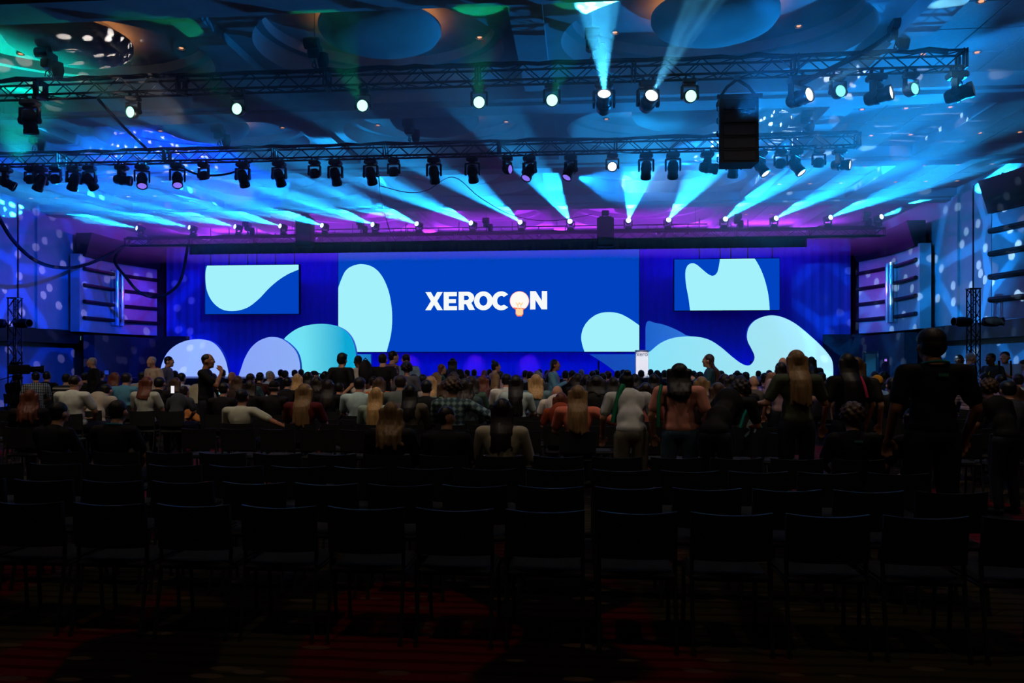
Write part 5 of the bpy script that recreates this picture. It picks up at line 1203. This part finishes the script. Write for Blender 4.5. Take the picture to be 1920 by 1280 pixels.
# floor bags by the aisle
a = at_z(335, 838, 0.0)
b = thing('backpack', 'teal trimmed backpack standing on the aisle carpet', 'bag', (a.x, a.y, 0), .3)
put('body', fuse('body', [('e', V(0, 0, .20), (.17, .12, .22)), ('e', V(0, -.10, .14), (.13, .06, .12))], .02, colm('cloth', (24, 52, 56)), .5, 3), b)
put('handle', MB().tube([(-.06, 0, .40), (-.05, 0, .46), (.05, 0, .46), (.06, 0, .40)], .014, 6).mesh('handle', m_teal), b)
for s in (-1, 1): put('strap', MB().tube([(s * .1, -.13, .36), (s * .12, -.17, .2), (s * .1, -.14, .04)], .02, 6).mesh('strap', m_teal), b)
a = at_z(432, 846, .3)
b = thing('backpack', 'black backpack slumped on the carpet of the aisle', 'bag', (-2.3, 9.6, 0), -.2)
put('body', fuse('body', [('e', V(0, 0, .22), (.18, .13, .25)), ('e', V(0, -.11, .15), (.14, .06, .12))], .02, colm('cloth', (18, 18, 20)), .5, 3), b)
put('handle', MB().tube([(-.06, 0, .45), (-.05, 0, .5), (.05, 0, .5), (.06, 0, .45)], .014, 6).mesh('handle', m_blackfab), b)
# backpack on the man in the white tee
a = at_t(690, 690, 16.6)
b = thing('backpack', 'dark backpack worn over a white tee', 'bag', (a.x - .02, a.y - .12, a.z - .28), .7)
put('body', fuse('body', [('e', V(0, 0, .20), (.16, .10, .26))], .02, colm('cloth', (30, 26, 28)), .5, 3), b)
put('handle', MB().tube([(-.05, 0, .44), (0, 0, .49), (.05, 0, .44)], .012, 6).mesh('handle', m_blackfab), b)
# straps and lanyards
strap('green bag strap over the white tee', [at_t(1168, 722, 9.25), at_t(1162, 735, 9.2), at_t(1155, 765, 9.2), at_t(1150, 792, 9.2)], .035, m_grn, 'bag_strap', 'strap')
strap('green bag strap hanging behind the pink tee', [at_t(1240, 722, 8.83), at_t(1235, 745, 8.75), at_t(1234, 800, 8.75)], .02, m_grn, 'bag_strap', 'strap')
strap('pink strap across the black-haired person', [at_t(1613, 706, 9.5), at_t(1620, 722, 9.45), at_t(1626, 745, 9.45)], .02, m_pink, 'bag_strap', 'strap')
for x0 in (1873, 1895): strap('dark shoulder strap over the light blue tee', [at_t(x0, 676, 17.7), at_t(x0 + 1, 690, 17.65), at_t(x0 + 1, 704, 17.7)], .022, m_blackfab, 'bag_strap', 'strap').__setitem__('group', 'straps on the light blue tee')
# phones and papers in hands
def phone(label, p, rz, lit):
    t = thing('phone', label, 'phone', p, rz); put('case', MB().bbox((0, 0, 0), (.075, .012, .15), .006).mesh('case', m_black), t); put('display', MB().box((0, -.0075, 0), (.068, .003, .138)).mesh('display', lit), t)
phone('bright white phone screen by the black lettered tee', at_t(324, 730, 15.2), 0, emit_mat('phone_white', (.95, .92, .95), .9))
phone('cool lit phone held low by the man with his fist raised', hand_at(FIST, 'stand_mouth', 'l'), .2, emit_mat('phone_cyan', (.35, .8, .8), .6))
phone('small lit phone held up against the pale flat', hand_at(HOLD, 'sit_phone'), .2, emit_mat('phone_cyan', (.35, .8, .8), .6))
phone('dark phone read by the person with very long hair in teal denim', hand_at(READ, 'stand_phone'), 1.35, m_lensdark)
phone('dark phone in the hands of the man with shoulder straps', hand_at(STRAPS, 'stand_phone'), 2.5, m_lensdark)
phone('dark phone in the hands of the denim blue shirt', hand_at(LY4, 'stand_phone'), -1.7, m_lensdark)
a = hand_at(LEAN, 'bend2')
pb = thing('booklet', 'folded white papers held by the leaning person', 'papers', a, .5)
put('cover', MB().box((0, 0, 0), (.15, .004, .10), Matrix.Rotation(.5, 3, 'Y')).mesh('cover', colm('cloth', (150, 170, 186))), pb); put('page', MB().box((-.05, -.01, -.07), (.16, .004, .03), Matrix.Rotation(-.6, 3, 'Y')).mesh('page', colm('cloth', (120, 160, 186))), pb)
lanyard(LY1, 'sit', (20, 120, 140)); lanyard(TALL, 'stand', (40, 130, 116)); lanyard(LY3, 'stand', (170, 40, 36), True); lanyard(LY4, 'stand_phone', (220, 60, 110), True); lanyard(LY5, 'stand', (200, 190, 40), True)
back_print(PRINT, 'sit_side', .16, .012, (150, 156, 140), 0, 2, 8); back_print(TALL, 'stand', .09, .022, (60, 120, 104)); back_print(EAR, 'sit', .10, .02, (70, 130, 130))

# ------------------------------------------------------------------ chairs under the audience and the empty ones between
def fill(x0, x1, taken):
    xs = list(taken); k = math.ceil((x0 - X0) / PITCH)
    while X0 + PITCH * k <= x1:
        X = X0 + PITCH * k
        if all(abs(X - q) >= PITCH * .93 for q in xs): xs.append(X)
        k += 1
    return xs
spare = MB()
BLK = [(-1.3, 7.0, 'black stacking chair in the centre block beyond the cross aisle'), (-12.5, -4.1, 'black stacking chair in the block across the carpeted aisle'), (8.5, 14.5, 'black stacking chair in the block by the speckled wall')]
rest = []; ORD = ['first', 'second', 'third', 'fourth', 'fifth', 'sixth', 'seventh', 'eighth', 'ninth', 'tenth', 'eleventh', 'twelfth', 'thirteenth', 'fourteenth', 'fifteenth', 'sixteenth', 'seventeenth', 'eighteenth', 'nineteenth', 'twentieth', 'last']
for r, Y in enumerate(ALLROWS):
    taken = OCC.get(r, [])
    if r < 4: continue
    for x0, x1, lab in BLK:
        lab = lab.replace('in the', 'in the %s row of the' % ORD[min(r - 4, len(ORD) - 1)])
        tk = [q for q in taken if x0 - .6 <= q <= x1 + .6]
        xs = fill(x0, x1, tk) if Y < (18.0 if x0 < 0 and x0 > -3 else 14.5) else tk
        for X in xs:
            if in_view(X, Y, .2) and (X in tk or all((X - a_) ** 2 + (Y + .22 - b_) ** 2 > .16 for a_, b_ in STANDERS)): rest.append((Y, X, lab))
    for q in taken:
        if not any(x0 - .6 <= q <= x1 + .6 for x0, x1, _ in BLK): rest.append((Y, q, 'black stacking chair standing loose in an aisle'))
rest.sort()
for Y, X, lab in rest:
    if N_CHAIR[0] < 300: chair(X, Y + .22, lab, lab.replace('black stacking chair', 'chairs'))
    else:
        c = Vector((X, Y + .22, 0))
        for key, dx in (('seat', 0), ('backrest', 0), ('leg_front', -.225), ('leg_front', .225), ('leg_rear', -.225), ('leg_rear', .225)):
            me = CH[key]; spare.add([v.co + c + Vector((dx, 0, 0)) for v in me.vertices], [tuple(p.vertices) for p in me.polygons])
if spare.v:
    o = put('distant_chairs', spare.mesh('distant_chairs', m_shell)); tag(o, 'distant black chairs hidden under the crowd before the stage', 'chairs', kind='stuff')
print('chairs', N_CHAIR[0], len(rest))
# ------------------------------------------------------------------ haze hanging under the ceiling
hz = bpy.data.materials.new('stage_haze'); hz.use_nodes = True; nt = hz.node_tree; nt.nodes.clear()
vs_ = nt.nodes.new('ShaderNodeVolumeScatter'); vs_.inputs['Density'].default_value = HAZE; vs_.inputs['Anisotropy'].default_value = 0.45
ou = nt.nodes.new('ShaderNodeOutputMaterial'); nt.links.new(vs_.outputs[0], ou.inputs['Volume'])
h = put('haze', MB().box((0, 24.6, 7.25), (32.6, 21.8, 2.0)).mesh('haze', hz))
tag(h, 'thin theatrical haze drifting under the ceiling', 'haze', kind='stuff')
